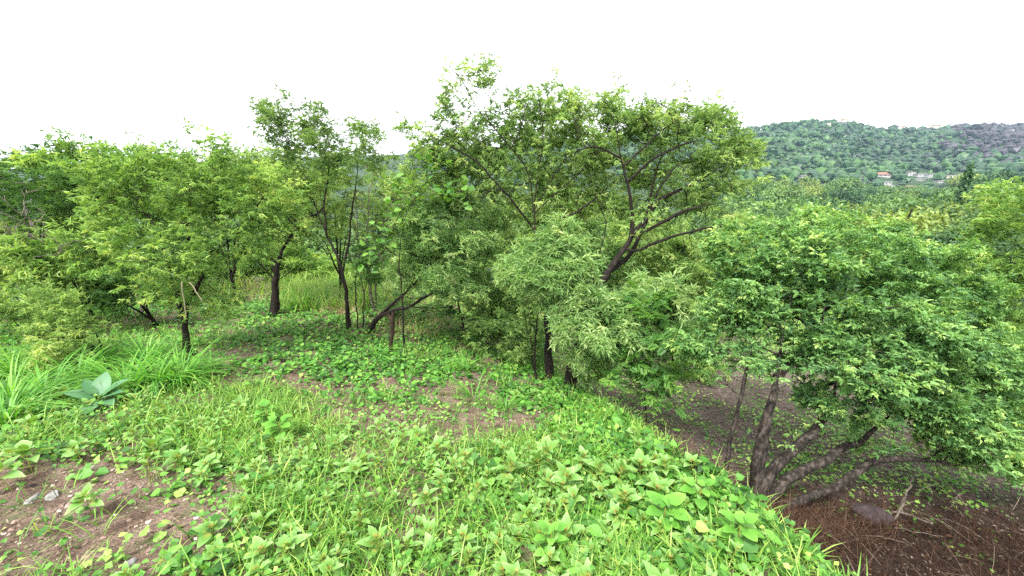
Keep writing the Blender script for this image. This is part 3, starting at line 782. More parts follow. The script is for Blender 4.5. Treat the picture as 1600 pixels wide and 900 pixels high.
# background shrubs and trees on the level ground
BG = [
 ('shrub', 'bush', 'light feathery tree filling in behind the forked trunk and the yellow-green tree', (350, 470), [(340, 290, 60, 36), (300, 320, 50, 40), (400, 330, 55, 40), (380, 275, 45, 26), (440, 290, 45, 36)], 9.0, 'acacia', 3000, .17),
 ('shrub', 'bush', 'green feathery tree filling in behind the slender open tree', (520, 460), [(520, 300, 50, 50), (560, 340, 40, 40), (480, 350, 50, 30), (545, 260, 36, 30)], 9.6, 'thin', 1200, .15),
 ('shrub', 'bush', 'feathery green tree over the grey leafless thicket at the left margin', (30, 480), [(30, 300, 45, 24), (85, 300, 45, 30), (130, 300, 40, 30), (70, 335, 40, 24)], 7.9, 'dark', 1800, .13),
 ('shrub', 'bush', 'dark blue-green broad tree crowding the far left skyline', (110, 480), [(110, 285, 70, 40), (60, 280, 42, 30), (170, 270, 50, 32), (140, 330, 60, 35), (80, 350, 40, 30), (200, 330, 40, 40)], 9.5, 'dark', 3600, .20),
 ('shrub', 'bush', 'light green tree peeping between the dark far left tree and the yellow-green one', (170, 480), [(150, 262, 50, 22), (205, 258, 38, 20), (110, 300, 35, 25), (165, 300, 40, 22)], 8.6, 'lime', 1700, .2),
 ('shrub', 'bush', 'flat yellow-green shrub growing low behind the long leaved grass clumps', (105, 470), [(95, 400, 45, 16), (140, 392, 40, 15), (115, 425, 45, 14)], 6.4, 'lime', 1200, .15),
 ('shrub', 'bush', 'green shrub in front of the grey leafless thicket on the left margin', (18, 470), [(15, 410, 26, 24), (40, 440, 26, 22), (0, 450, 26, 30)], 6.2, 'acacia', 1000, .15),
 ('shrub', 'bush', 'low dark fine-leaved shrub around the short dead stump', (110, 545), [(110, 505, 45, 26), (60, 490, 36, 24), (150, 520, 28, 20), (30, 510, 30, 22)], 4.6, 'acacia', 2600, .085),
 ('shrub', 'bush', 'dusky green shrub under the yellow-green tree, at the edge of the vines', (205, 480), [(190, 440, 34, 26), (225, 465, 26, 18), (170, 465, 26, 16)], 6.6, 'dark', 800, .16),
 ('shrub', 'bush', 'bright yellow shrub seen in the gap left of the slender open tree', (470, 440), [(480, 405, 40, 20), (440, 395, 36, 18), (515, 410, 26, 18)], 13, 'lime', 900, .28),
 ('shrub', 'bush', 'pale green shrub far back between the forked trunk and the yellow-green tree', (380, 440), [(375, 410, 34, 20), (345, 430, 28, 16)], 12, 'pale', 700, .26),
 ('shrub', 'bush', 'grey-green tree far back behind the bent low tree', (660, 470), [(640, 330, 60, 50), (600, 320, 36, 60), (690, 380, 50, 50), (620, 420, 50, 40)], 12, 'thin', 2000, .26),
 ('shrub', 'bush', 'light green shrub seen through the twigs under the tall open crown', (780, 470), [(770, 400, 60, 34), (830, 390, 60, 40), (800, 345, 60, 34), (740, 460, 50, 24)], 11.5, 'acacia', 2400, .25),
 ('shrub', 'bush', 'pale grey-green shrub seen behind the leaning limbs of the spreading tree', (930, 480), [(920, 400, 60, 50), (980, 420, 50, 40), (890, 350, 50, 40), (960, 345, 60, 30)], 11, 'pale', 2400, .24),
 ('shrub', 'bush', 'yellow-green shrub standing below the longest horizontal limb of the spreading tree', (1060, 500), [(1060, 420, 60, 40), (1110, 420, 50, 50), (1010, 370, 50, 30), (1070, 460, 50, 40), (1150, 380, 40, 40)], 9.5, 'acacia', 2600, .21),
 ('shrub', 'bush', 'small dark shrub with a thin stem left of the many-stemmed bush', (1075, 590), [(1070, 530, 34, 30), (1040, 510, 30, 26), (1095, 560, 26, 20)], 6.8, 'bush', 1300, .15),
 ('shrub', 'bush', 'yellow-green tree cut by the right margin behind the many-stemmed bush', (1640, 560), [(1580, 400, 40, 50), (1600, 460, 60, 46), (1560, 460, 36, 34), (1620, 350, 50, 50), (1545, 510, 30, 26), (1600, 520, 50, 30), (1530, 430, 22, 16)], 6.6, 'lime', 4200, .15),
 ('shrub', 'bush', 'green shrub that closes the gap between the far left skyline trees and the ground', (60, 490), [(60, 430, 40, 30), (100, 450, 40, 24), (20, 370, 30, 30), (130, 360, 40, 26)], 8.0, 'acacia', 1500, .19),
]
for (nm, ct, lb, (gu_, gv_), blobs, Yc, mt, nl, ll) in BG:
    b0 = blobs[0]
    c = at(b0[0], b0[1], Yc); bx = at(gu_, 400, Yc)
    g = np.array([bx[0], Yc + .2, hz(bx[0], Yc + .2) - .08])
    mid = g * .45 + c * .55
    stems = [[g, g * .7 + mid * .3 + R.normal(0, .05, 3), mid, c]]
    for b in blobs[1:4]:
        stems.append([g * .6 + mid * .4, mid * .5 + at(b[0], b[1], Yc) * .5, at(b[0], b[1], Yc)])
    make_tree(nm, ct, lb, stems, blobs, Yc, 1.3, .05, ACACIA, mt, 'bark', 14, nl, ll, ll * 1.1, step=.2, kill=.18, clump=.22, sides=5, tip=.005, thr=.02, spread=.1, shoots=16)

# leafless grey shrubs
def bare(name, label, g, blobs, Yc, bark, dens, base_r=.03, tip=.0025, nleaf=0, mat='thin'):
    stems = []
    for k in range(5):
        b = blobs[k % len(blobs)]
        c = at(b[0] + R.normal(0, b[2] * .5), b[1] + R.normal(0, b[3] * .4), Yc + R.normal(0, .2))
        gg = g + np.array([R.normal(0, .12), R.normal(0, .12), 0]); gg[2] = hz(gg[0], gg[1]) - .05
        stems.append([gg, gg * .55 + c * .45 + R.normal(0, .08, 3), c])
    make_tree(name, 'bush', label, stems, blobs, Yc, .8, base_r, KITE, mat, bark, dens, nleaf, .05, .03, step=.13, kill=.1, sides=4, tip=tip, thr=.02)
gp = ground(580, 485); bare('bare_shrub', 'leafless pale grey shrub of fine upright twigs against the far blue hill', gp, [(585, 290, 28, 55), (560, 340, 24, 40), (600, 330, 24, 50), (580, 390, 30, 40)], gp[1] - .6, 'deadwood', 70, .035, .0045, nleaf=120)
gp = ground(30, 470); bare('bare_shrub', 'leafless brown thicket of twigs at the left margin', gp, [(20, 335, 40, 34), (55, 365, 40, 30), (5, 385, 40, 30), (15, 290, 34, 22), (95, 385, 36, 24)], 6.1, 'deadwood', 70, .03, .0042)
gp = ground(215, 500); bare('bare_shrub', 'tangle of dry grey twigs low beneath the yellow-green tree', gp, [(215, 420, 30, 22), (190, 445, 26, 18), (160, 400, 30, 16)], gp[1], 'deadwood', 36)
gp = ground(385, 470); bare('bare_shrub', 'dry leafless twigs leaning left of the forked dark trunk', gp, [(385, 430, 26, 22), (365, 455, 18, 16)], gp[1], 'bark', 30)

# ------------------------------------------------------------------ dead wood, stones
def stick(name, label, cat, lines, r0, r1, mat, sides=7):
    W_ = Wood()
    for k, st in enumerate(lines): W_.line(st, .06, .004, None if k == 0 else True, 0)
    W_.radii(r0, r1)
    P = np.array(W_.P); P0 = P[0].copy()
    q = np.linalg.norm(P - P0, axis=1); W_.r = r0 + (r1 - r0) * (q / q.max())
    Vb, Qb = W_.tubes(sides, 1.15)[0]
    o = link(name, new_mesh(name, np.array(Vb) - P0, None, Qb, M[mat], None, True)); o.location = P0
    return tag(o, label, cat)
g = ground(611, 556)
stick('broken_stake', 'short broken dark stake sticking up from the vines in front of the arching trunk', 'stake',
      [rooted(611, 556, (610, 538, 0), (614, 518, 0), (613, 500, 0), (615, 487, 0)), px((613, 503, g[1]), (609, 496, g[1]), (606, 490, g[1]))], .035, .026, 'redbark')
stick('dead_stump', 'short forked dead stump in the dark low shrub at the left', 'stump',
      [rooted(68, 552, (66, 535, 0), (62, 518, 0), (66, 506, 0)), px((67, 537, yof(68, 552)), (78, 522, yof(68, 552)), (84, 508, yof(68, 552)))], .055, .03, 'redbark')
yb = yof(1400, 820)
gr = lambda u, v, dz=.03: (lambda p: np.array([p[0], p[1], hz(p[0], p[1]) + dz]))(ground(u, v))
stick('fallen_branch', 'bleached forked dead branch lying on the brown brush beside the purple rock', 'branch',
      [[gr(1384, 806), gr(1402, 806, .06), gr(1425, 818, .07), gr(1455, 827, .05)], [gr(1402, 806, .06), gr(1410, 796, .16), gr(1419, 774, .26)], [gr(1410, 798, .14), gr(1402, 812, .05), gr(1392, 820)]], .010, .004, 'whitewood')
stick('fallen_branch', 'thin pale stick lying at a slant below the forked dead branch', 'branch', [[gr(1396, 830), gr(1425, 838, .05), gr(1470, 846, .05)]], .006, .0035, 'whitewood')
stick('fallen_branch', 'small curved pale twig standing on the mossy slope at the far right', 'branch', [[gr(1474, 803), gr(1485, 798, .05), gr(1493, 787, .12)]], .005, .003, 'whitewood')
yb = yof(295, 557)
stick('hanging_straw', 'longer pale dry straw hanging straight down in the yellow-green tree', 'straw', [px((284, 440, yb - .42), (287, 468, yb - .42), (291, 494, yb - .40))], .008, .005, 'straws', 5)
stick('hanging_straw', 'shorter pale dry straw hanging at a slant in the yellow-green tree', 'straw', [px((296, 441, yb - .42), (308, 458, yb - .42), (316, 470, yb - .42))], .007, .004, 'straws', 5)

def rock(name, label, p, size, mat, seed, cat='rock'):
    rg = np.random.default_rng(seed)
    import bmesh
    bm = bmesh.new(); bmesh.ops.create_icosphere(bm, subdivisions=3, radius=1)
    k = rg.normal(0, 1, (5, 3))
    for v in bm.verts:
        c = np.array(v.co)
        for q in unit(k):
            t_ = c.dot(q)
            if t_ > .62: c = c - q * (t_ - .62) * .85
        c *= 1 + .05 * math.sin(c[0] * 7 + seed) * math.sin(c[1] * 6)
        v.co = Vector(c * np.array(size))
    me = bpy.data.meshes.new(name); bm.to_mesh(me); bm.free(); me.materials.append(M[mat])
    o = link(name, me); o.location = Vector(p); o.rotation_euler = (0, 0, rg.uniform(0, 6))
    return tag(o, label, cat)
rock('rock', 'purple-brown boulder half sunk in the dry brush below the bush', gr(1362, 815, .03), (.19, .13, .10), 'rock', 3)
rock('stone', 'larger grey stone on the bare soil at the left', gr(83, 776, .0), (.055, .035, .025), 'stone', 4, 'stone')
rock('stone', 'narrow dark grey stone next to the larger one on bare soil', gr(52, 780, .0), (.06, .03, .022), 'stone', 5, 'stone')
rock('stone', 'small pale stone on the soil patch near the grass sprouts', gr(203, 882, .0), (.03, .024, .02), 'stone', 6, 'stone')
rock('stone', 'round brown stone at the upper rim of the bare soil', gr(50, 762, .0), (.03, .022, .018), 'rock', 7, 'stone')

# ------------------------------------------------------------------ ground cover
BARE = []      # (x, y, radius x, radius y, strength): bare soil on the bank
for (u, v, ru, rv, k) in ((50, 800, 170, 75, 1), (150, 850, 150, 60, 1), (160, 760, 70, 20, .8), (60, 870, 110, 45, .9), (290, 810, 50, 35, .9), (200, 870, 70, 45, .8), (745, 602, 32, 18, .95), (700, 600, 20, 14, .85), (765, 570, 24, 12, .9), (820, 600, 24, 10, .8),
                          (850, 650, 40, 10, .8), (720, 620, 30, 18, .7), (690, 682, 26, 10, .9), (555, 712, 26, 14, .8), (620, 600, 40, 12, .7), (660, 780, 26, 18, .9), (930, 690, 24, 12, .7), (360, 556, 40, 10, .8), (790, 660, 50, 14, .6), (480, 690, 20, 12, .8), (520, 820, 20, 12, .6), (900, 585, 30, 30, .8)):
    p = ground(u, v); a = pxm(p, ru)
    dq = ground(u, v - rv); BARE.append((p[0], p[1], a, max(.08, abs(dq[1] - p[1])), k))
def bare_at(x, y):
    b = np.zeros_like(x)
    for (cx, cy, a, c, k) in BARE:
        q = ((x - cx) / a) ** 2 + ((y - cy) / c) ** 2
        b = np.maximum(b, k * (1 - sstep(.75, 1.6, q + .35 * wav(x, y, 7.0, 9))))
    return b
def spots(n, y0, y1, half=1.42, pad=.7, power=1.0):
    """random places in the view wedge, denser toward the front"""
    y = y0 + (y1 - y0) * R.random(n) ** power
    x = (R.random(n) * 2 - 1) * (half * np.maximum(y, .3) + pad)
    return x, y
def on_bank(x, y): return 1 - sstep(.15, .75, x - edge_x(y))
def vn(n): return unit(R.normal(0, 1, (n, 3)))

BL = [blade(3, a) for a in (.5, 1.0, 1.5)]
BL2 = [blade(2, a) for a in (.6, 1.2)]
BL3 = [blade(3, a) for a in (.6, 1.2)]
def tufts(soup, x, y, nb, ln, wd, templ, tint, lean=.45, rsp=.04):
    n = len(x); k = n * nb
    X = np.repeat(x, nb) + R.normal(0, rsp, k); Y = np.repeat(y, nb) + R.normal(0, rsp, k)
    P = np.stack([X, Y, height(X, Y) - .01], 1)
    az = R.random(k) * 2 * math.pi
    hd = np.stack([np.cos(az), np.sin(az), np.zeros(k)], 1)
    D = hd * (R.random(k) * lean * 1.3 + .08)[:, None] + np.array([0, 0, 1.])
    N = -hd + np.array([0, 0, .3])            # the back of the blade: it bends outward
    N = np.cross(np.cross(D, -hd), D)
    L = ln * np.repeat(R.uniform(.6, 1.35, n), nb) * R.uniform(.55, 1.15, k)
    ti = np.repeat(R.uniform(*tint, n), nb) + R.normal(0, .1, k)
    pick = R.integers(len(templ), size=k)
    for q, t_ in enumerate(templ):
        m_ = pick == q
        soup.add(*scatter(t_, P[m_], D[m_], -np.cross(np.cross(D[m_], hd[m_]), D[m_]), L[m_], wd * R.uniform(.6, 1.3, m_.sum()), np.clip(ti[m_], 0, 1), .25))

gs = Soup()
x, y = spots(16000, .7, 4.2, power=.9)
gden = np.clip(.14 + .95 * wav(x, y, 2.1, 11) + .5 * wav(x, y, 5.3, 12), 0, 1)
# grass is thickest at the front centre
gden = np.clip(gden + .35 * (1 - sstep(.9, 2.2, np.hypot(x - .1, (y - 1.7) * 1.1))), 0, 1)
k_ = (R.random(len(x)) < gden * on_bank(x, y) * (1 - .93 * bare_at(x, y)))
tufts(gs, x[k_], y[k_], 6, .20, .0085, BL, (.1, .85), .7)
k2 = (R.random(len(x)) < .17 * on_bank(x, y) * (1 - .86 * bare_at(x, y)))
tufts(gs, x[k2], y[k2], 5, .075, .004, BL3, (.2, .9), .9)
x, y = spots(15000, 4.2, 14, half=1.38)
k_ = (R.random(len(x)) < np.clip(.35 + .6 * wav(x, y, 1.1, 13), 0, 1) * on_bank(x, y) * (1 - bare_at(x, y)))
tufts(gs, x[k_], y[k_], 6, .20, .010, BL3, (.2, .85))
x, y = spots(2600, 9, 24, half=1.0)
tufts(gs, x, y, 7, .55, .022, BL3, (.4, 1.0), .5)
# the bright green meadow strip behind the trunks
p = [ground(u, v) for (u, v) in R.uniform((440, 432), (580, 486), (420, 2))]
p = np.array(p); tufts(gs, p[:, 0], p[:, 1], 9, .45, .016, BL, (.4, .95), .5, .1)
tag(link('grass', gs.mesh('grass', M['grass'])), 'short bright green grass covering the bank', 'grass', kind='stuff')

st = Soup()
p = np.array([ground(u, v) for (u, v) in np.concatenate([R.uniform((498, 474), (556, 496), (70, 2)), R.uniform((620, 500), (720, 530), (40, 2)), R.uniform((360, 440), (430, 475), (60, 2))])])
tufts(st, p[:, 0], p[:, 1], 9, .28, .009, BL3, (.1, .9), .6, .06)
x, y = spots(900, 1, 4.5); k_ = R.random(len(x)) < .35 * on_bank(x, y)
tufts(st, x[k_], y[k_], 3, .10, .004, BL3, (.2, .9), 1.3)
tag(link('dry_grass', st.mesh('dry_grass', M['straw'])), 'withered straw coloured grass between the green', 'dry grass', kind='stuff')

# creeping vine with small heart shaped leaves
cs = Soup()
def creeper(x, y, size, hgt, tint, leaf=HEART, per=5, spread=.055):
    n = len(x); k = n * per
    X = np.repeat(x, per) + R.normal(0, spread, k); Y = np.repeat(y, per) + R.normal(0, spread, k)
    Z = height(X, Y) + np.abs(R.normal(0, 1, k)) * hgt * np.repeat(R.uniform(.5, 1.3, n), per) + .012
    az = R.random(k) * 2 * math.pi
    D = np.stack([np.cos(az), np.sin(az), R.normal(-.15, .25, k)], 1)
    N = np.array([0, -.15, 1.]) + R.normal(0, .32, (k, 3))
    L = size * np.repeat(R.uniform(.7, 1.25, n), per) * R.uniform(.6, 1.2, k)
    ti = np.repeat(R.uniform(*tint, n), per) + R.normal(0, .12, k)
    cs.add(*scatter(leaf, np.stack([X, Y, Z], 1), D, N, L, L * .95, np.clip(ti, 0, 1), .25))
x, y = spots(19000, 1.0, 9.5, half=1.3, power=.85)
dx = x - edge_x(y)
cden = np.clip(1.2 - np.abs(dx + .25) / .75, 0, 1) * sstep(1.2, 2.2, y) + sstep(3.8, 5.0, y) * (.55 + .6 * wav(x, y, 1.7, 21)) + .22 * np.clip(wav(x, y, 2.7, 22) + .3, 0, 1)
cden = np.where(dx > .15, np.clip(1 - (dx - .15) / .25, 0, 1) * .9, cden)
k_ = R.random(len(x)) < np.clip(cden, 0, 1) * (1 - .95 * bare_at(x, y)) * (dx < .6)
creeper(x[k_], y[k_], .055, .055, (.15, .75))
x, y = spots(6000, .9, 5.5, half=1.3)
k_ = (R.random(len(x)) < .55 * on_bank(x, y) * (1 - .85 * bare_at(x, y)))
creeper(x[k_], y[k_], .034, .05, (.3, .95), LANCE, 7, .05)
tag(link('creeper', cs.mesh('creeper', M['creeper'])), 'low green creeping vine with small heart shaped leaves along the bank', 'vine', kind='stuff')

# seedlings scattered on the floor of the gully and under the trees
cs = Soup()
x = R.uniform(.9, 11, 14000); y = R.uniform(1.2, 13, 14000)
sden = np.clip(.30 + .65 * wav(x, y, 1.3, 31) + .4 * wav(x, y, 3.7, 32), 0, 1)
wet = sstep(0, 1.0, y - 3.0 + .25 * (x - 4.2) * (x > 4.2))
k_ = (R.random(len(x)) < sden * (x - edge_x(y) > .3) * (.12 + .88 * wet))
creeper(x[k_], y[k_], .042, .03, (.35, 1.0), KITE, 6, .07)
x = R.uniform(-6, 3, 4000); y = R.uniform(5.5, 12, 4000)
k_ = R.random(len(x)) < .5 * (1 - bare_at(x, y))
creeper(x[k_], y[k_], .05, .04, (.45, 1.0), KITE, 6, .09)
tag(link('seedlings', cs.mesh('seedlings', M['creeper'])), 'yellow-green seedlings sprouting on the floor of the gully', 'seedlings', kind='stuff')

# leaf litter
ls = Soup()
n = 26000
x = R.uniform(.6, 9, n); y = R.uniform(.8, 11, n); k_ = x - edge_x(y) > .1
x, y = x[k_], y[k_]; n = len(x)
P = np.stack([x, y, height(x, y) + R.uniform(.002, .014, n)], 1)
az = R.random(n) * 6.283
ls.add(*scatter(KITE, P, np.stack([np.cos(az), np.sin(az), R.normal(0, .25, n)], 1), np.array([0, 0, 1.]) + R.normal(0, .3, (n, 3)), R.uniform(.02, .06, n), R.uniform(.008, .022, n), R.random(n), 0))
x, y = spots(14000, .8, 9); k_ = R.random(len(x)) < .12 + .88 * bare_at(x, y)
x, y = x[k_], y[k_]; n = len(x)
P = np.stack([x, y, height(x, y) + R.uniform(.002, .01, n)], 1); az = R.random(n) * 6.283
ls.add(*scatter(KITE, P, np.stack([np.cos(az), np.sin(az), R.normal(0, .2, n)], 1), np.array([0, 0, 1.]) + R.normal(0, .3, (n, 3)), R.uniform(.008, .035, n), R.uniform(.004, .012, n), R.random(n) * .8, 0))
tag(link('leaf_litter', ls.mesh('leaf_litter', M['litter'])), 'dry leaf litter and twigs strewn over the soil', 'litter', kind='stuff')

# clods and pebbles on the bare soil
ps_ = Soup()
ob = np.array([(1, 0, 0), (-1, 0, 0), (0, 1, 0), (0, -1, 0), (0, 0, 1), (0, 0, -1)], float)
ot = np.array([(0, 2, 4), (2, 1, 4), (1, 3, 4), (3, 0, 4), (2, 0, 5), (1, 2, 5), (3, 1, 5), (0, 3, 5)])
x, y = spots(30000, .7, 6.5); k_ = R.random(len(x)) < bare_at(x, y) ** 2 * .75
x, y = x[k_], y[k_]; n = len(x)
r = .003 + .016 * R.random(n) ** 3.2
Vp = (ob[None] * (1 + R.normal(0, .28, (n, 6, 1)))) * (r[:, None] * R.uniform(.6, 1.3, (n, 3)))[:, None, :] * np.array([1, 1, .7]) + np.stack([x, y, height(x, y) + r * .25], 1)[:, None]
ps_.add(Vp.reshape(-1, 3), (ot[None] + (np.arange(n) * 6)[:, None, None]).reshape(-1, 3), np.repeat(R.random(n), 6))
M['clod'] = leaf_mat('clod', [(0, (.10, .065, .05)), (.6, (.24, .17, .135)), (.9, (.36, .29, .25)), (1, (.42, .39, .36))], trans=0.0, rough=.95, spec=.1)
tag(link('gravel', ps_.mesh('gravel', M['clod'])), 'small clods and pebbles on the bare brown soil', 'gravel', kind='stuff')

# dead rusty brush at the near end of the gully
def brush(soup, x, y, per, ln, wd, tint, lean):
    tufts(soup, x, y, per, ln, wd, BL2, tint, lean, .05)
bs = Soup()
x = R.uniform(1.2, 6.5, 14000); y = R.uniform(1.0, 4.0, 14000)
dn = (1 - sstep(.0, 1.1, y - 2.75 + .06 * (x - 2))) * (x - edge_x(y) > .32)
k_ = R.random(len(x)) < dn * np.clip(.65 + .6 * wav(x, y, 2.2, 41), .1, 1)
brush(bs, x[k_], y[k_], 7, .22, .0032, (0, .6), 1.5)
for (u_, Yb, nn, sx) in ((1120, 2.75, 160, .2), (1165, 2.75, 150, .22), (1215, 2.75, 120, .26), (1290, 2.9, 120, .35)):
    gb = at(u_, 780, Yb)
    brush(bs, R.normal(gb[0], sx, nn), R.normal(Yb, .16, nn), 9, .30, .004, (.2, 1), 1.3)
n = 7000; x = R.uniform(1.3, 7, n); y = R.uniform(.6, 4, n); k_ = (x - edge_x(y) > .35) & (y < 3.2 - .1 * (x - 2)); x, y = x[k_], y[k_]; n = len(x)
P = np.stack([x, y, height(x, y) + np.abs(R.normal(0, .06, n))], 1)
bs.add(*scatter(KITE, P, vn(n), np.array([0, 0, 1.]) + R.normal(0, .6, (n, 3)), R.uniform(.02, .05, n), R.uniform(.008, .02, n), R.random(n) * .8, 0))
tag(link('dry_brush', bs.mesh('dry_brush', M['dry'])), 'rust brown dead brush on the near floor of the gully', 'dry brush', kind='stuff')
tw = Soup()
n = 2600; x = R.uniform(1.4, 7, n); y = R.uniform(.8, 3.6, n); k_ = (x - edge_x(y) > .35) & (R.random(n) < 1.15 - .25 * y); x, y = x[k_], y[k_]; n = len(x)
az = R.random(n) * 6.283
for q_ in range(2):
    m_ = (np.arange(n) % 2) == q_
    tw.add(*scatter(BL3[q_], np.stack([x, y, height(x, y) + R.uniform(.0, .10, n)], 1)[m_], np.stack([np.cos(az), np.sin(az), R.uniform(.1, 1.3, n)], 1)[m_], (np.array([0, 0, 1.]) + R.normal(0, .35, (n, 3)))[m_], R.uniform(.12, .5, m_.sum()), R.uniform(.002, .0055, m_.sum()), R.random(m_.sum()), 0))
tag(link('dry_twigs', tw.mesh('dry_twigs', M['twig'])), 'thin pale dead twigs tangled in the rust brown brush', 'twigs', kind='stuff')

# ------------------------------------------------------------------ foreground weeds: each plant a thing, each leaf a part
LEAF_W = []
for k in range(5):
    t_ = ovate(5, .50 + .045 * k, .10 + .09 * k, .10 + .03 * k, .010 * (k % 3))
    v, tt, ti = scatter(t_, np.zeros((1, 3)), np.array([[1., 0, 0]]), np.array([[0, 0, 1.]]), [1.], [1.], [.12 + .05 * k], .75)
    LEAF_W.append(new_mesh('leaf', v, tt, None, M['weed'], ti, True))
sb = Soup()
for k in range(9):
    az = k * 2.4; D = np.array([[math.cos(az) * .6, math.sin(az) * .6, 1.2 - .08 * k]])
    sb.add(*scatter(LANCE, np.zeros((1, 3)), D, np.array([[-math.cos(az), -math.sin(az), .5]]), [.35 + .05 * k], [.13], [.1 * k], .2))
BUD = sb.mesh('bud', M['weed_bud'])
def stem_mesh(h):
    k = 5; V, Q = [], []
    for i_ in range(4):
        for q in range(k):
            V.append((.05 * math.cos(q * 6.283 / k) * (1 - .15 * i_), .05 * math.sin(q * 6.283 / k) * (1 - .15 * i_), i_ / 3))
    for i_ in range(3):
        for q in range(k): Q.append((i_ * k + q, i_ * k + (q + 1) % k, (i_ + 1) * k + (q + 1) % k, (i_ + 1) * k + q))
    return new_mesh('stem', V, None, Q, M['weed_bud'], np.full(len(V), .6))
STEM = stem_mesh(1)
def make_weed(p, h, size, nleaf, label, group, seed):
    rg = np.random.default_rng(seed)
    root = empty('amaranth_plant', p, label, 'weed', group)
    root.rotation_euler = (rg.normal(0, .16), rg.normal(0, .16), rg.uniform(0, 6.28))
    s = link('stem', STEM, root); s.scale = (.06, .06, h)
    b = link('bud', BUD, root); b.location = (0, 0, h); b.scale = (size * .47,) * 3
    for k in range(nleaf):
        f = k / max(1, nleaf - 1)
        az = k * 2.399 + rg.normal(0, .25)
        l = link('leaf', LEAF_W[rg.integers(5)], root)
        zz = h * (1 - .60 * f ** 1.3)
        r0 = .008 + size * .12 * f
        l.location = (math.cos(az) * r0, math.sin(az) * r0, zz)
        el = 1.05 - 1.15 * f + rg.normal(0, .28)
        sc = size * (.40 + .60 * math.sin(math.pi * min(1, .12 + .75 * f))) * rg.uniform(.65, 1.2)
        l.rotation_euler = (rg.normal(0, .2), -el, az); l.scale = (sc, sc, sc)
    return root
# named ones that stand out, then the crowd
WEED_PX = [(840, 735, 'row'), (880, 745, 'row'), (905, 720, 'row'), (770, 690, 'row'), (740, 775, 'row'), (1020, 760, 'row'), (960, 745, 'row'), (815, 795, 'row'), (690, 700, 'row'), (640, 640, 'row'), (845, 720, 'row'), (925, 735, 'row'), (790, 735, 'row'), (1000, 730, 'row'), (1060, 770, 'row'), (860, 760, 'row'), (940, 770, 'row'), (715, 735, 'row'), (760, 650, 'row'), (980, 790, 'row'), (800, 765, 'row'), (735, 715, 'row'), (900, 780, 'row'), (1040, 740, 'row'), (780, 820, 'row'), (690, 760, 'row'), (660, 670, 'row'),
           (20, 705, 'soil'), (50, 715, 'soil'), (135, 690, 'soil'), (255, 702, 'soil'), (145, 785, 'soil'), (20, 745, 'soil'), (235, 735, 'soil')]
LB = {'row': ('upright weed with broad pale leaves and a reddish heart along the brow of the bank', 'broad pale weeds along the brow of the bank'),
      'soil': ('single weed with a yellow heart standing on the rim of the bare soil', 'yellow hearted weeds on the rim of the bare soil'),
      'grass': ('knee-low pale weed growing up through the front grass', 'pale weeds growing through the front grass'),
      'far': ('small weed among the vines further up the bank', 'small weeds further up the bank')}
sd_ = 100
SPOTS = [('the bare soil', ground(90, 800)), ('the big oval leaved plant', ground(158, 640)), ('the leafy rounded plant on the slope', ground(440, 690)), ('the bare red path', ground(745, 602)),
         ('the tall wavy leaved plant', ground(1035, 835)), ('the drop into the gully', ground(1090, 760)), ('the jagged pale plant in the front grass', ground(860, 880)),
         ('the small bare gap in the front grass', ground(660, 780)), ('the grass before the nearest dark trunk', ground(300, 590)), ('the narrow bare strip halfway up the bank', ground(555, 712)), ('the foot of the broken stake', ground(611, 570))]
def weed_at(x, y, kind, size, h):
    global sd_
    sd_ += 1
    nl = int(R.integers(10, 17))
    d = [math.hypot(x - p[0], y - p[1]) for _, p in SPOTS]; k = int(np.argmin(d))
    big = 'small' if size < .06 else ('middling' if size < .09 else 'large-leaved')
    form = 'low' if h < .10 else ('upright' if h < .15 else 'tall')
    near = 'beside' if d[k] < .45 else 'towards'
    lb = f'{form} {big} yellow-hearted weed {near} {SPOTS[k][0]}'
    make_weed((x, y, hz(x, y) - .01), h, size, nl, lb, LB[kind][1], sd_)
for (u, v, kd) in WEED_PX:
    p = ground(u, v + 22)
    weed_at(p[0], p[1], kd, R.choice([.065, .085, .10, .115]) * R.uniform(.9, 1.1), R.uniform(.10, .24))
n_w = 0
tries = 0
placed = []
while n_w < 250 and tries < 6000:
    tries += 1
    y = float(R.uniform(1.25, 4.6)); x = float(R.uniform(-1.35 * y - .3, 1.3))
    if x > float(edge_x(y)) - .05: continue
    xa, ya = np.array([x]), np.array([y])
    if bare_at(xa, ya)[0] > .4: continue
    dn = .30 + .5 * float(wav(x, y, 1.9, 51)) + .35 * (1 if abs(x - edge_x(y) + .75) < .7 and 1.4 < y < 3.2 else 0) - (.25 if y > 3.4 else 0)
    if R.random() > dn: continue
    if any((x - a) ** 2 + (y - b) ** 2 < .085 ** 2 for a, b in placed): continue
    placed.append((x, y))
    weed_at(x, y, 'far' if y > 2.9 else 'grass', float(R.choice([.045, .055, .065, .085])) * float(R.uniform(.85, 1.15)), float(R.uniform(.06, .16)))
    n_w += 1

# broad-leaved plants
def rosette(name, label, p, leaves, mat, tp, h0=.05):
    root = empty(name, p, label, 'plant')
    protos = {}
    s = link('stem', STEM, root); s.scale = (.12, .12, h0 + .06)
    for k, (az, el, size, z, tn) in enumerate(leaves):
        v, tt, ti = scatter(tp, np.zeros((1, 3)), np.array([[1., 0, 0]]), np.array([[0, 0, 1.]]), [size], [size * 1.0], [tn], .4)
        l = link('leaf', new_mesh('leaf', v, tt, None, M[mat], ti, True), root)
        l.location = (math.cos(az) * .03, math.sin(az) * .03, z)
        l.rotation_euler = (R.normal(0, .12), -el, az)
    return root
RND = [ovate(6, .80 + .06 * q, .16 + .1 * q, .08, .022) for q in range(3)]
M['rounded'] = leaf_mat('rounded_leaf', [(0, (.10, .22, .03)), (.3, (.075, .22, .025)), (.7, (.145, .34, .045)), (1, (.30, .44, .10))], trans=.35, noise=.25, nscale=45)
OV_BIG = ovate(6, .62, .28, .10, .004)
p = gr(158, 640, 0)
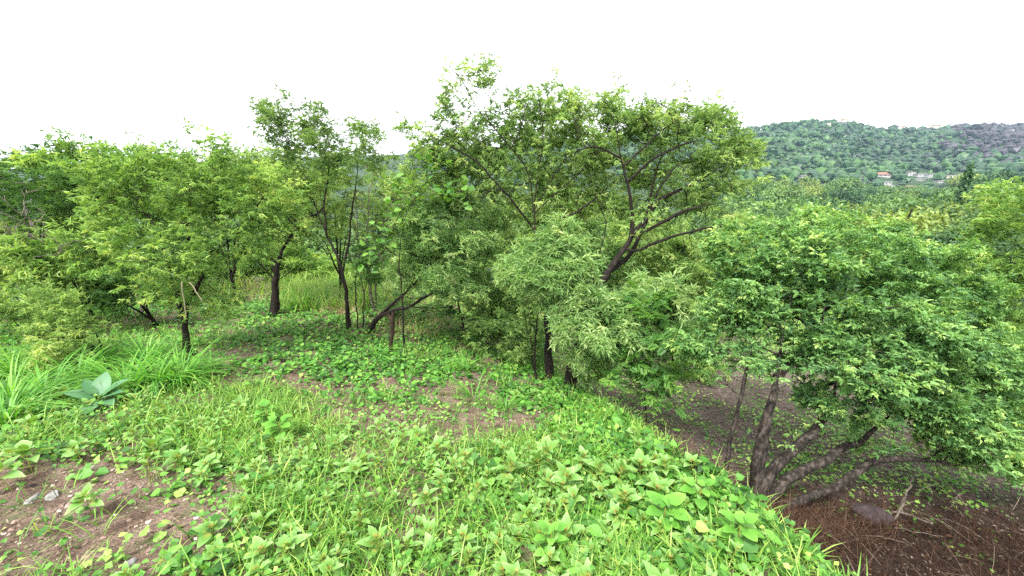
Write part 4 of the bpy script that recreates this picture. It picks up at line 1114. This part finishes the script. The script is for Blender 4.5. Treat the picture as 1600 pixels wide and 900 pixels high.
rosette('broadleaf_plant', 'grey-green plant with a few big smooth oval leaves beside the long leaved grass', p,
        [(1.9, 1.0, .24, .13, .5), (.7, .75, .23, .13, .4), (3.4, .65, .24, .12, .6), (5.1, .15, .19, .09, .7), (5.9, .25, .21, .10, .5), (4.3, .1, .19, .08, .6), (.1, .5, .2, .12, .3), (2.7, .9, .2, .15, .3)], 'bluish', OV_BIG)
for k, (u, v, lb, nn, sz) in enumerate([(1035, 835, 'tall plant with round wavy leaves at the brow of the bank by the many-stemmed bush', 17, .095),
                                        (1150, 865, 'plant with round leaves and a yellow heart below the tall wavy leaved plant', 14, .075),
                                        (440, 690, 'leafy plant with rounded leaves amid the weeds on the slope', 15, .085),
                                        (860, 880, 'bushy plant with jagged pale leaves low in the front grass', 14, .07),
                                        (1090, 800, 'round leaved plant tucked against the drop into the gully', 13, .08),
                                        (420, 668, 'round leaved plant just behind the leafy plant on the slope', 13, .075)]):
    p = gr(u, v, 0)
    rosette('round_leaf_plant', lb, p, [(q * 2.4 + R.normal(0, .2), .6 - .9 * q / nn + R.normal(0, .1), sz * R.uniform(.7, 1.25), .20 - .14 * q / nn, R.uniform(.2, .55)) for q in range(nn)], 'rounded', RND[k % 3], .12)

# clumps of long arching grass at the left
def clump(name, label, u, v, nb, ln, wd, group, seed):
    p = ground(u, v); p = np.array([p[0], p[1], hz(p[0], p[1]) - .02])
    s = Soup(); k = nb
    az = R.random(k) * 6.283
    hd = np.stack([np.cos(az), np.sin(az), np.zeros(k)], 1)
    D = hd * R.uniform(.15, .95, k)[:, None] + np.array([0, 0, 1.])
    Nn = np.cross(np.cross(D, hd), D)
    P = hd * R.uniform(0, .10, k)[:, None]
    tpz = [blade(6, 1.1), blade(6, 1.7), blade(6, 2.2)]
    pk = R.integers(3, size=k); L = ln * R.uniform(.55, 1.15, k)
    for q in range(3):
        m_ = pk == q
        s.add(*scatter(tpz[q], P[m_], D[m_], -Nn[m_], L[m_], wd * R.uniform(.7, 1.2, m_.sum()), R.uniform(.1, .85, m_.sum()), .25))
    o = link(name, s.mesh(name, M['tall'])); o.location = p
    return tag(o, label, 'grass clump', group)
CL = [(20, 640, 'long leaved grass clump at the very left margin'), (70, 620, 'long leaved grass clump between the margin and the big oval leaves'), (120, 600, 'long leaved grass clump right behind the big oval leaves'),
      (200, 610, 'arching grass clump touching the right of the big oval leaves'), (245, 605, 'arching grass clump with the longest blades, leaning to the yellow-green tree'), (285, 600, 'arching grass clump just in front of the dark trunk foot'),
      (30, 590, 'grass clump in the back row beside the margin'), (100, 575, 'grass clump at the foot of the dead stump shrub'), (160, 575, 'grass clump in the back row behind the big oval leaves'), (230, 570, 'grass clump in the back row beside the vines'), (10, 660, 'front grass clump cut by the margin')]
for k, (u, v, lb) in enumerate(CL): clump('grass_clump', lb, u, v, 170, .62, .019, 'clumps of long arching grass', k)
for k, (u, v, lb) in enumerate([(725, 580, 'lone grass clump beside the bare path in mid scene'), (740, 625, 'loose grass clump on the bare red soil'), (790, 640, 'thin grass clump near the vines by the bare soil'), (105, 470, 'tall pale grass clump behind the flat yellow-green shrub'), (60, 460, 'tall pale grass clump near the left margin, far back'), (510, 470, 'tall grass clump seen between the trunks'), (470, 480, 'tall grass clump right of the forked trunk'), (330, 580, 'small grass clump just right of the nearest trunk'), (590, 560, 'small grass clump at the foot of the broken stake')]):
    clump('grass_clump', lb, u, v, 60, .42 if k not in (3, 4, 5, 6) else .8, .011 if k not in (3, 4, 5, 6) else .022, 'scattered grass clumps', 50 + k)

# ------------------------------------------------------------------ valley: trees, houses, wooded hill
def lump_tree(h, wd, n, leaf_size, mat, seed, columnar=False):
    """crown and trunk meshes of one valley tree, foot at the origin"""
    rg = np.random.default_rng(seed)
    nb = 9 if not columnar else 10
    cs_ = []
    for k in range(nb):
        if columnar:
            zz = h * (.12 + .86 * k / nb); rr = wd * .5 * (1 - .85 * k / nb)
            cs_.append((np.array([rg.normal(0, .05 * wd), rg.normal(0, .05 * wd), zz]), rr, h * .07))
        else:
            a = rg.uniform(0, 6.28); q = rg.uniform(0, .32) * wd
            cs_.append((np.array([math.cos(a) * q, math.sin(a) * q, h * rg.uniform(.45, .80)]), wd * rg.uniform(.2, .32), h * rg.uniform(.13, .22)))
    s = Soup()
    for (c, rr, rh) in cs_:
        m_ = n // nb
        d = unit(rg.normal(0, 1, (m_, 3))); q = rg.uniform(.55, 1.02, m_)
        P = c + d * q[:, None] * np.array([rr, rr, rh])
        D = unit(rg.normal(0, 1, (m_, 3)) + d * .6); N = d + np.array([0, 0, .8]) + rg.normal(0, .3, (m_, 3))
        L = leaf_size * rg.uniform(.6, 1.4, m_)
        tn = rg.uniform(.1, .6) + rg.normal(0, .15, m_)
        s.add(*scatter(LANCE, P, D, N, L, L * .55, np.clip(tn, 0, 1), .3))
    cm = s.mesh('crown', M[mat])
    V, Q = [], []
    pts = [(0, 0, -1.2, .035), (.02 * h, .01 * h, h * .3, .024), (-.01 * h, .02 * h, h * .6, .013), (.02 * h, 0, h * .85, .004)]
    for (a, b, c, r) in pts:
        for q in range(6): V.append((a + r * h * math.cos(q * 1.0472), b + r * h * math.sin(q * 1.0472), c))
    for i_ in range(3):
        for q in range(6): Q.append((i_ * 6 + q, i_ * 6 + (q + 1) % 6, i_ * 6 + 6 + (q + 1) % 6, i_ * 6 + 6 + q))
    for j in range(5):
        b = len(V); a = rg.uniform(0, 6.28); z0 = h * rg.uniform(.25, .45); e = np.array([math.cos(a) * wd * .3, math.sin(a) * wd * .3, h * rg.uniform(.55, .75)]); s0 = np.array([0, 0, z0])
        for (pp, r) in ((s0, .012 * h), (s0 * .5 + e * .5 + [0, 0, -.03 * h], .008 * h), (e, .003 * h)):
            for q in range(4): V.append(pp + r * np.array([math.cos(q * 1.57), math.sin(q * 1.57), 0]))
        for i_ in range(2):
            for q in range(4): Q.append((b + i_ * 4 + q, b + i_ * 4 + (q + 1) % 4, b + i_ * 4 + 4 + (q + 1) % 4, b + i_ * 4 + 4 + q))
    tm = new_mesh('trunk', V, None, Q, M['bark'], None, True)
    return cm, tm
M['vdark'] = leaf_mat('valley_dark_leaf', [(0, (.018, .055, .018)), (.5, (.04, .105, .03)), (1, (.075, .16, .04))], trans=.25)
M['vmid'] = leaf_mat('valley_leaf', [(0, (.045, .10, .025)), (.5, (.10, .19, .045)), (1, (.19, .29, .075))], trans=.3)
M['vyel'] = leaf_mat('valley_yellow_leaf', [(0, (.09, .14, .03)), (.5, (.19, .26, .05)), (1, (.32, .36, .09))], trans=.3)
PRO = {'dark': [lump_tree(8, 8, 3600, .42, 'vdark', 1), lump_tree(9, 7, 3600, .4, 'vdark', 2)],
       'mid': [lump_tree(7, 8, 3400, .42, 'vmid', 3), lump_tree(7, 9, 3400, .45, 'vmid', 4), lump_tree(6, 7, 3000, .4, 'vmid', 5)],
       'yel': [lump_tree(6.5, 7, 1700, .36, 'vyel', 6), lump_tree(6.5, 7, 2600, .4, 'vyel', 7)],
       'darkn': [lump_tree(8, 8, 8000, .24, 'vdark', 11)], 'midn': [lump_tree(7, 8, 8000, .24, 'vmid', 13)], 'yeln': [lump_tree(6.5, 7, 4500, .2, 'vyel', 16), lump_tree(6.5, 7, 6500, .22, 'vyel', 17)],
       'cyp': [lump_tree(14, 3.2, 2600, .45, 'vdark', 8, True)]}
def valley_tree(kind, x, y, top, label, group=None, k=None, name='valley_tree', wide=1.0):
    ps = PRO[kind]; cm, tm = ps[int(R.integers(len(ps))) if k is None else k]
    z = hz(x, y)
    natural = max(v.co[2] for v in cm.vertices) if not hasattr(valley_tree, 'c') or cm.name not in valley_tree.c else valley_tree.c[cm.name]
    valley_tree.c = getattr(valley_tree, 'c', {}); valley_tree.c[cm.name] = natural
    s = max(.35, (top - z) / natural)
    root = empty(name, (x, y, z), label, 'tree', group)
    root.rotation_euler = (0, 0, R.uniform(0, 6.28)); root.scale = (s * wide, s * wide, s)
    link('trunk', tm, root); link('crown', cm, root)
    return root
def vt(kind, u, vtop, Y, label, group=None, k=None, name='valley_tree', wide=1.0):
    p = at(u, vtop, Y)
    return valley_tree(kind, p[0], Y, p[2], label, group, k, name, wide)
vt('darkn', 1545, 312, 30, 'dark green domed tree above the right end of the many-stemmed bush')
vt('darkn', 1500, 352, 22, 'deep green tree low in the valley just over the bush top')
vt('midn', 1590, 318, 22, 'green tree at the right margin in front of the dark domed one')
vt('yeln', 1478, 304, 34, 'yellowish half bare tree with visible limbs above the bush', k=0)
vt('yeln', 1420, 322, 30, 'yellow-green tree just left of the half bare one', k=1)
vt('midn', 1385, 318, 42, 'mid green tree showing over the bush, left of the yellow-green pair')
vt('cyp', 1517, 250, 58, 'tall narrow dark conifer rising above the valley houses', name='conifer_tree', wide=.62)
vt('mid', 1555, 280, 70, 'rounded light green tree right of the tall conifer')
vt('mid', 1600, 276, 80, 'rounded light green tree at the right margin, level with the conifer')
vt('dark', 1575, 262, 130, 'dark wide tree behind the rounded light green pair')
for k in range(58):
    u = 1150 + 470 * (k % 15) / 14.0 + R.normal(0, 12); row = k // 15
    Y = (48, 90, 150, 215)[min(row, 3)] * R.uniform(.88, 1.12)
    vtop = (322, 304, 290, 281)[min(row, 3)] + R.normal(0, 4)
    if row >= 2 and 1330 < u < 1500: vtop += 8
    kd = ('mid', 'mid', 'dark', 'yel', 'mid')[int(R.integers(5))]
    vt(kd + ('n' if Y < 60 else ''), u, vtop, Y, {'mid': 'fresh green', 'dark': 'deep green', 'yel': 'yellowish'}[kd] + ' round crowned tree on the wooded valley floor, ' + ('first row beyond the bush', 'second row beyond the bush', 'row before the houses', 'row right under the houses')[min(row, 3)], 'trees on the valley floor')
for k in range(16):
    u = 560 + 600 * k / 15.0; Y = float(R.uniform(28, 70))
    vt(('mid', 'dark', 'mid')[int(R.integers(3))], u, 330 + R.normal(0, 8), Y, 'tree glimpsed behind the near crowns at the rim of the slope', 'trees at the rim of the slope')
for k in range(12):
    u = -60 + 600 * k / 11.0; Y = float(R.uniform(22, 40))
    vt(('mid', 'yel', 'mid')[int(R.integers(3))], u, 345 + R.normal(0, 10), Y, 'tree behind the left thicket at the rim of the slope', 'trees behind the left thicket')

def box_mesh(name, x0, x1, y0, y1, z0, z1, mat):
    V = [(x0, y0, z0), (x1, y0, z0), (x1, y1, z0), (x0, y1, z0), (x0, y0, z1), (x1, y0, z1), (x1, y1, z1), (x0, y1, z1)]
    return new_mesh(name, V, None, [(0, 3, 2, 1), (4, 5, 6, 7), (0, 1, 5, 4), (1, 2, 6, 5), (2, 3, 7, 6), (3, 0, 4, 7)], M[mat])
HP = []
def house(u, v, Y, wd, ht, dp, label, roof, wall='wall', storeys=1, rot=0.0):
    """v: picture height of the house's foot"""
    lift = 0.0; g_ = ground(u, v, 900)
    if 200 < g_[1] < 720: p = g_; f_ = g_[1] / Y; wd, ht, dp = wd * f_, ht * f_, dp * f_
    else: p = at(u, v, Y); ht *= 1.7; lift = 3.6
    p = np.array([p[0], p[1], hz(p[0], p[1]) + lift])
    HP.append((p[0], p[1]))
    root = empty('house', p, label, 'house')
    root.rotation_euler = (0, 0, rot)
    link('wall', box_mesh('wall', -wd / 2, wd / 2, -dp / 2, dp / 2, -2.5 - 2 * lift, ht, wall), root)
    if roof == 'flat':
        link('roof', box_mesh('roof', -wd / 2 - .4, wd / 2 + .4, -dp / 2 - .4, dp / 2 + .4, ht + .003, ht + .45, 'slab' if wall != 'wall' else 'wall'), root)
    else:
        e = .7; h2 = ht + wd * .14 + .6
        V = [(-wd / 2 - e, -dp / 2 - e, ht + .003), (wd / 2 + e, -dp / 2 - e, ht + .003), (wd / 2 + e, dp / 2 + e, ht + .003), (-wd / 2 - e, dp / 2 + e, ht + .003), (-wd * .25, 0, h2), (wd * .25, 0, h2)]
        link('roof', new_mesh('roof', V, [(1, 2, 5), (3, 0, 4)], [(0, 1, 5, 4), (2, 3, 4, 5), (0, 3, 2, 1)], M['tile']), root)
    nw = max(2, int(wd / 3))
    for s_ in range(storeys):
        z0 = .4 + s_ * 1.35
        for k in range(nw):
            x0 = -wd / 2 + wd * (k + .5) / nw
            w_ = link('window', box_mesh('window', x0 - .45, x0 + .45, -dp / 2 - .06, -dp / 2 - .003, z0, z0 + .7, 'glass'), root)
    return root
HS = [(1377, 276, 320, 24, 3.4, 9, 'long low white house under a red tiled roof on the valley floor', 'tile', 'wall', 1),
      (1383, 288, 300, 12, 3.4, 8, 'small white flat roofed house stepping down below the red roof', 'flat', 'wall', 1),
      (1388, 293, 280, 18, 3.0, 8, 'wide white flat roofed house lowest of the cluster, in front of trees', 'flat', 'wall', 1),
      (1420, 274, 350, 14, 5.6, 8, 'white two floored block at the head of the pale cluster', 'flat', 'wall', 2),
      (1436, 276, 345, 16, 4.6, 8, 'grey roofed white house in the middle of the pale cluster', 'flat', 'wall', 1),
      (1452, 277, 350, 14, 5.8, 8, 'white house with two rows of windows right in the cluster', 'flat', 'wall', 2),
      (1440, 282, 320, 26, 2.8, 6, 'long white terrace wall house under the pale cluster', 'flat', 'wall', 1),
      (1468, 286, 315, 14, 3.4, 8, 'small bright white house below the dark carport', 'flat', 'wall', 1),
      (1486, 277, 340, 22, 3.2, 8, 'low house with a dark open front at the right of the cluster', 'flat', 'cream', 1),
      (1420, 296, 260, 12, 3.0, 7, 'cream cottage half hidden by trees under the cluster', 'tile', 'cream', 1),
      (1280, 277, 330, 16, 3.0, 7, 'pale house peeping out left of the red roofed one', 'flat', 'wall', 1),
      (1252, 277, 330, 12, 2.8, 7, 'small pale house farthest left on the valley floor', 'flat', 'wall', 1),
      (1345, 313, 180, 9, 3.0, 7, 'rosy cottage among the near valley trees', 'tile', 'cream', 1),
      (1293, 196, 745, 16, 8, 10, 'cream house on the left hump of the hilltop', 'flat', 'cream', 2),
      (1318, 194, 745, 22, 10, 10, 'brown roofed house beside the cream one on the hilltop', 'tile', 'cream', 2),
      (1396, 203, 745, 26, 8, 10, 'pale long house in the saddle of the ridge', 'flat', 'wall', 2),
      (1412, 198, 750, 18, 8, 10, 'tiled house over the saddle of the ridge', 'tile', 'cream', 2),
      (1462, 197, 745, 30, 8, 12, 'wide tiled house climbing to the right summit', 'tile', 'cream', 2),
      (1488, 198, 740, 26, 9, 12, 'bright white house nearest the right summit', 'flat', 'wall', 2),
      (1578, 206, 745, 22, 8, 10, 'white house at the right end of the ridge', 'flat', 'wall', 2)]
for (u, v, Y, wd, ht, dp, lb, rf, wl, stv) in HS: house(u, v, Y, wd * .42, ht * .42, dp * .6, lb, rf, wl, stv, R.normal(0, .2))

def forest():
    import bmesh
    bm = bmesh.new(); bmesh.ops.create_icosphere(bm, subdivisions=1, radius=1)
    bv = np.array([v.co[:] for v in bm.verts]); bt = np.array([[v.index for v in f.verts] for f in bm.faces]); bm.free()
    n = 9000
    y = R.uniform(225, 790, n); a = R.uniform(-.25, 1.45, n); x = a * y
    k_ = ((a > .42) | (R.random(n) < .4)) & ((y > 345) | (a > .5))
    x, y = x[k_], y[k_]
    hp = np.array(HP)
    d = np.min(np.hypot((x[:, None] - hp[None, :, 0]), (y[:, None] - hp[None, :, 1] + 3) * .9), axis=1)
    dxh = x[:, None] - hp[None, :, 0] * (y[:, None] / hp[None, :, 1]); dyh = hp[None, :, 1] - y[:, None]
    wd_ = np.array([h[3] * .2 + 2.5 for h in HS])[None, :]
    k_ = (d > 6.0) & ~((np.abs(dxh) < wd_) & (dyh > -4) & (dyh < np.where(hp[None, :, 1] > 650, 26, 42))).any(1)
    x, y = x[k_], y[k_]; n = len(x)
    z = height(x, y)
    r = (R.uniform(1.6, 3.6, n) + 3.2 * R.random(n) ** 3) * (.55 + .45 * sstep(300, 380, y)) * (1 + .15 * (y > 600)); hh = R.uniform(.65, .95, n) * r
    c = np.stack([x, y, z + hh * .9], 1)
    Vn = bv[None] * (1 + R.normal(0, .2, (n, len(bv), 1)))
    V = c[:, None] + Vn * np.stack([r, r, hh], 1)[:, None]
    T = (bt[None] + (np.arange(n) * len(bv))[:, None, None]).reshape(-1, 3)
    # leaf flush differs by stand; leafless brown wood on the upper right flank
    burnt = sstep(.98, 1.12, x / y - .25 * (y - 560) / 200 * -.2) * sstep(430, 560, y)
    t = .36 + .2 * wav(x, y, .03, 61) + .12 * wav(x, y, .011, 62) + R.normal(0, .16, n)
    t = np.clip(t, 0, .72); t = np.where(R.random(n) < burnt, .8 + .2 * R.random(n), t)
    tt = np.repeat(t, len(bv)) + np.where(np.repeat(t, len(bv)) < .75, R.normal(0, .05, n * len(bv)), 0)
    m = leaf_mat('far_wood', [(0, (.004, .016, .005)), (.35, (.012, .052, .010)), (.7, (.045, .112, .014)), (.76, (.015, .012, .017)), (1, (.034, .025, .030))], trans=.1, noise=.2, nscale=.5)
    o = link('hill_forest', new_mesh('hill_forest', V.reshape(-1, 3), T, None, m, tt, False))
    tag(o, 'dense green wood covering the far hill, brown and bare on its upper right flank', 'wood', kind='stuff')
forest()

# ------------------------------------------------------------------ haze between here and the hill
def haze():
    xs = float(np.abs(V_G[:, 0]).max()) + 5
    me = box_mesh('haze', -xs, xs, V_G[:, 1].min() - 5, V_G[:, 1].max() + 5, V_G[:, 2].min() - 1, max(V_G[:, 2].max(), 120) + 25, 'wall')
    me.materials.clear()
    m = bpy.data.materials.new('haze'); m.use_nodes = True; n = m.node_tree.nodes; n.clear()
    o = n.new('ShaderNodeOutputMaterial'); v = n.new('ShaderNodeVolumePrincipled')
    v.inputs['Color'].default_value = (.55, .78, 1.0, 1); v.inputs['Density'].default_value = .00013; v.inputs['Anisotropy'].default_value = 0
    m.node_tree.links.new(v.outputs[0], o.inputs['Volume'])
    me.materials.append(m)
    tag(link('haze', me), 'thin pale blue air over the valley', 'haze', kind='stuff')
V_G = np.stack([GX, GY2, GZ], -1).reshape(-1, 3)
haze()
print('TRIS', sum(len(o.data.loop_triangles) if o.data.loop_triangles else sum(p.loop_total - 2 for p in o.data.polygons) for o in S.objects if o.type == 'MESH' and len(o.data.polygons) < 400000) // 1000, 'k')
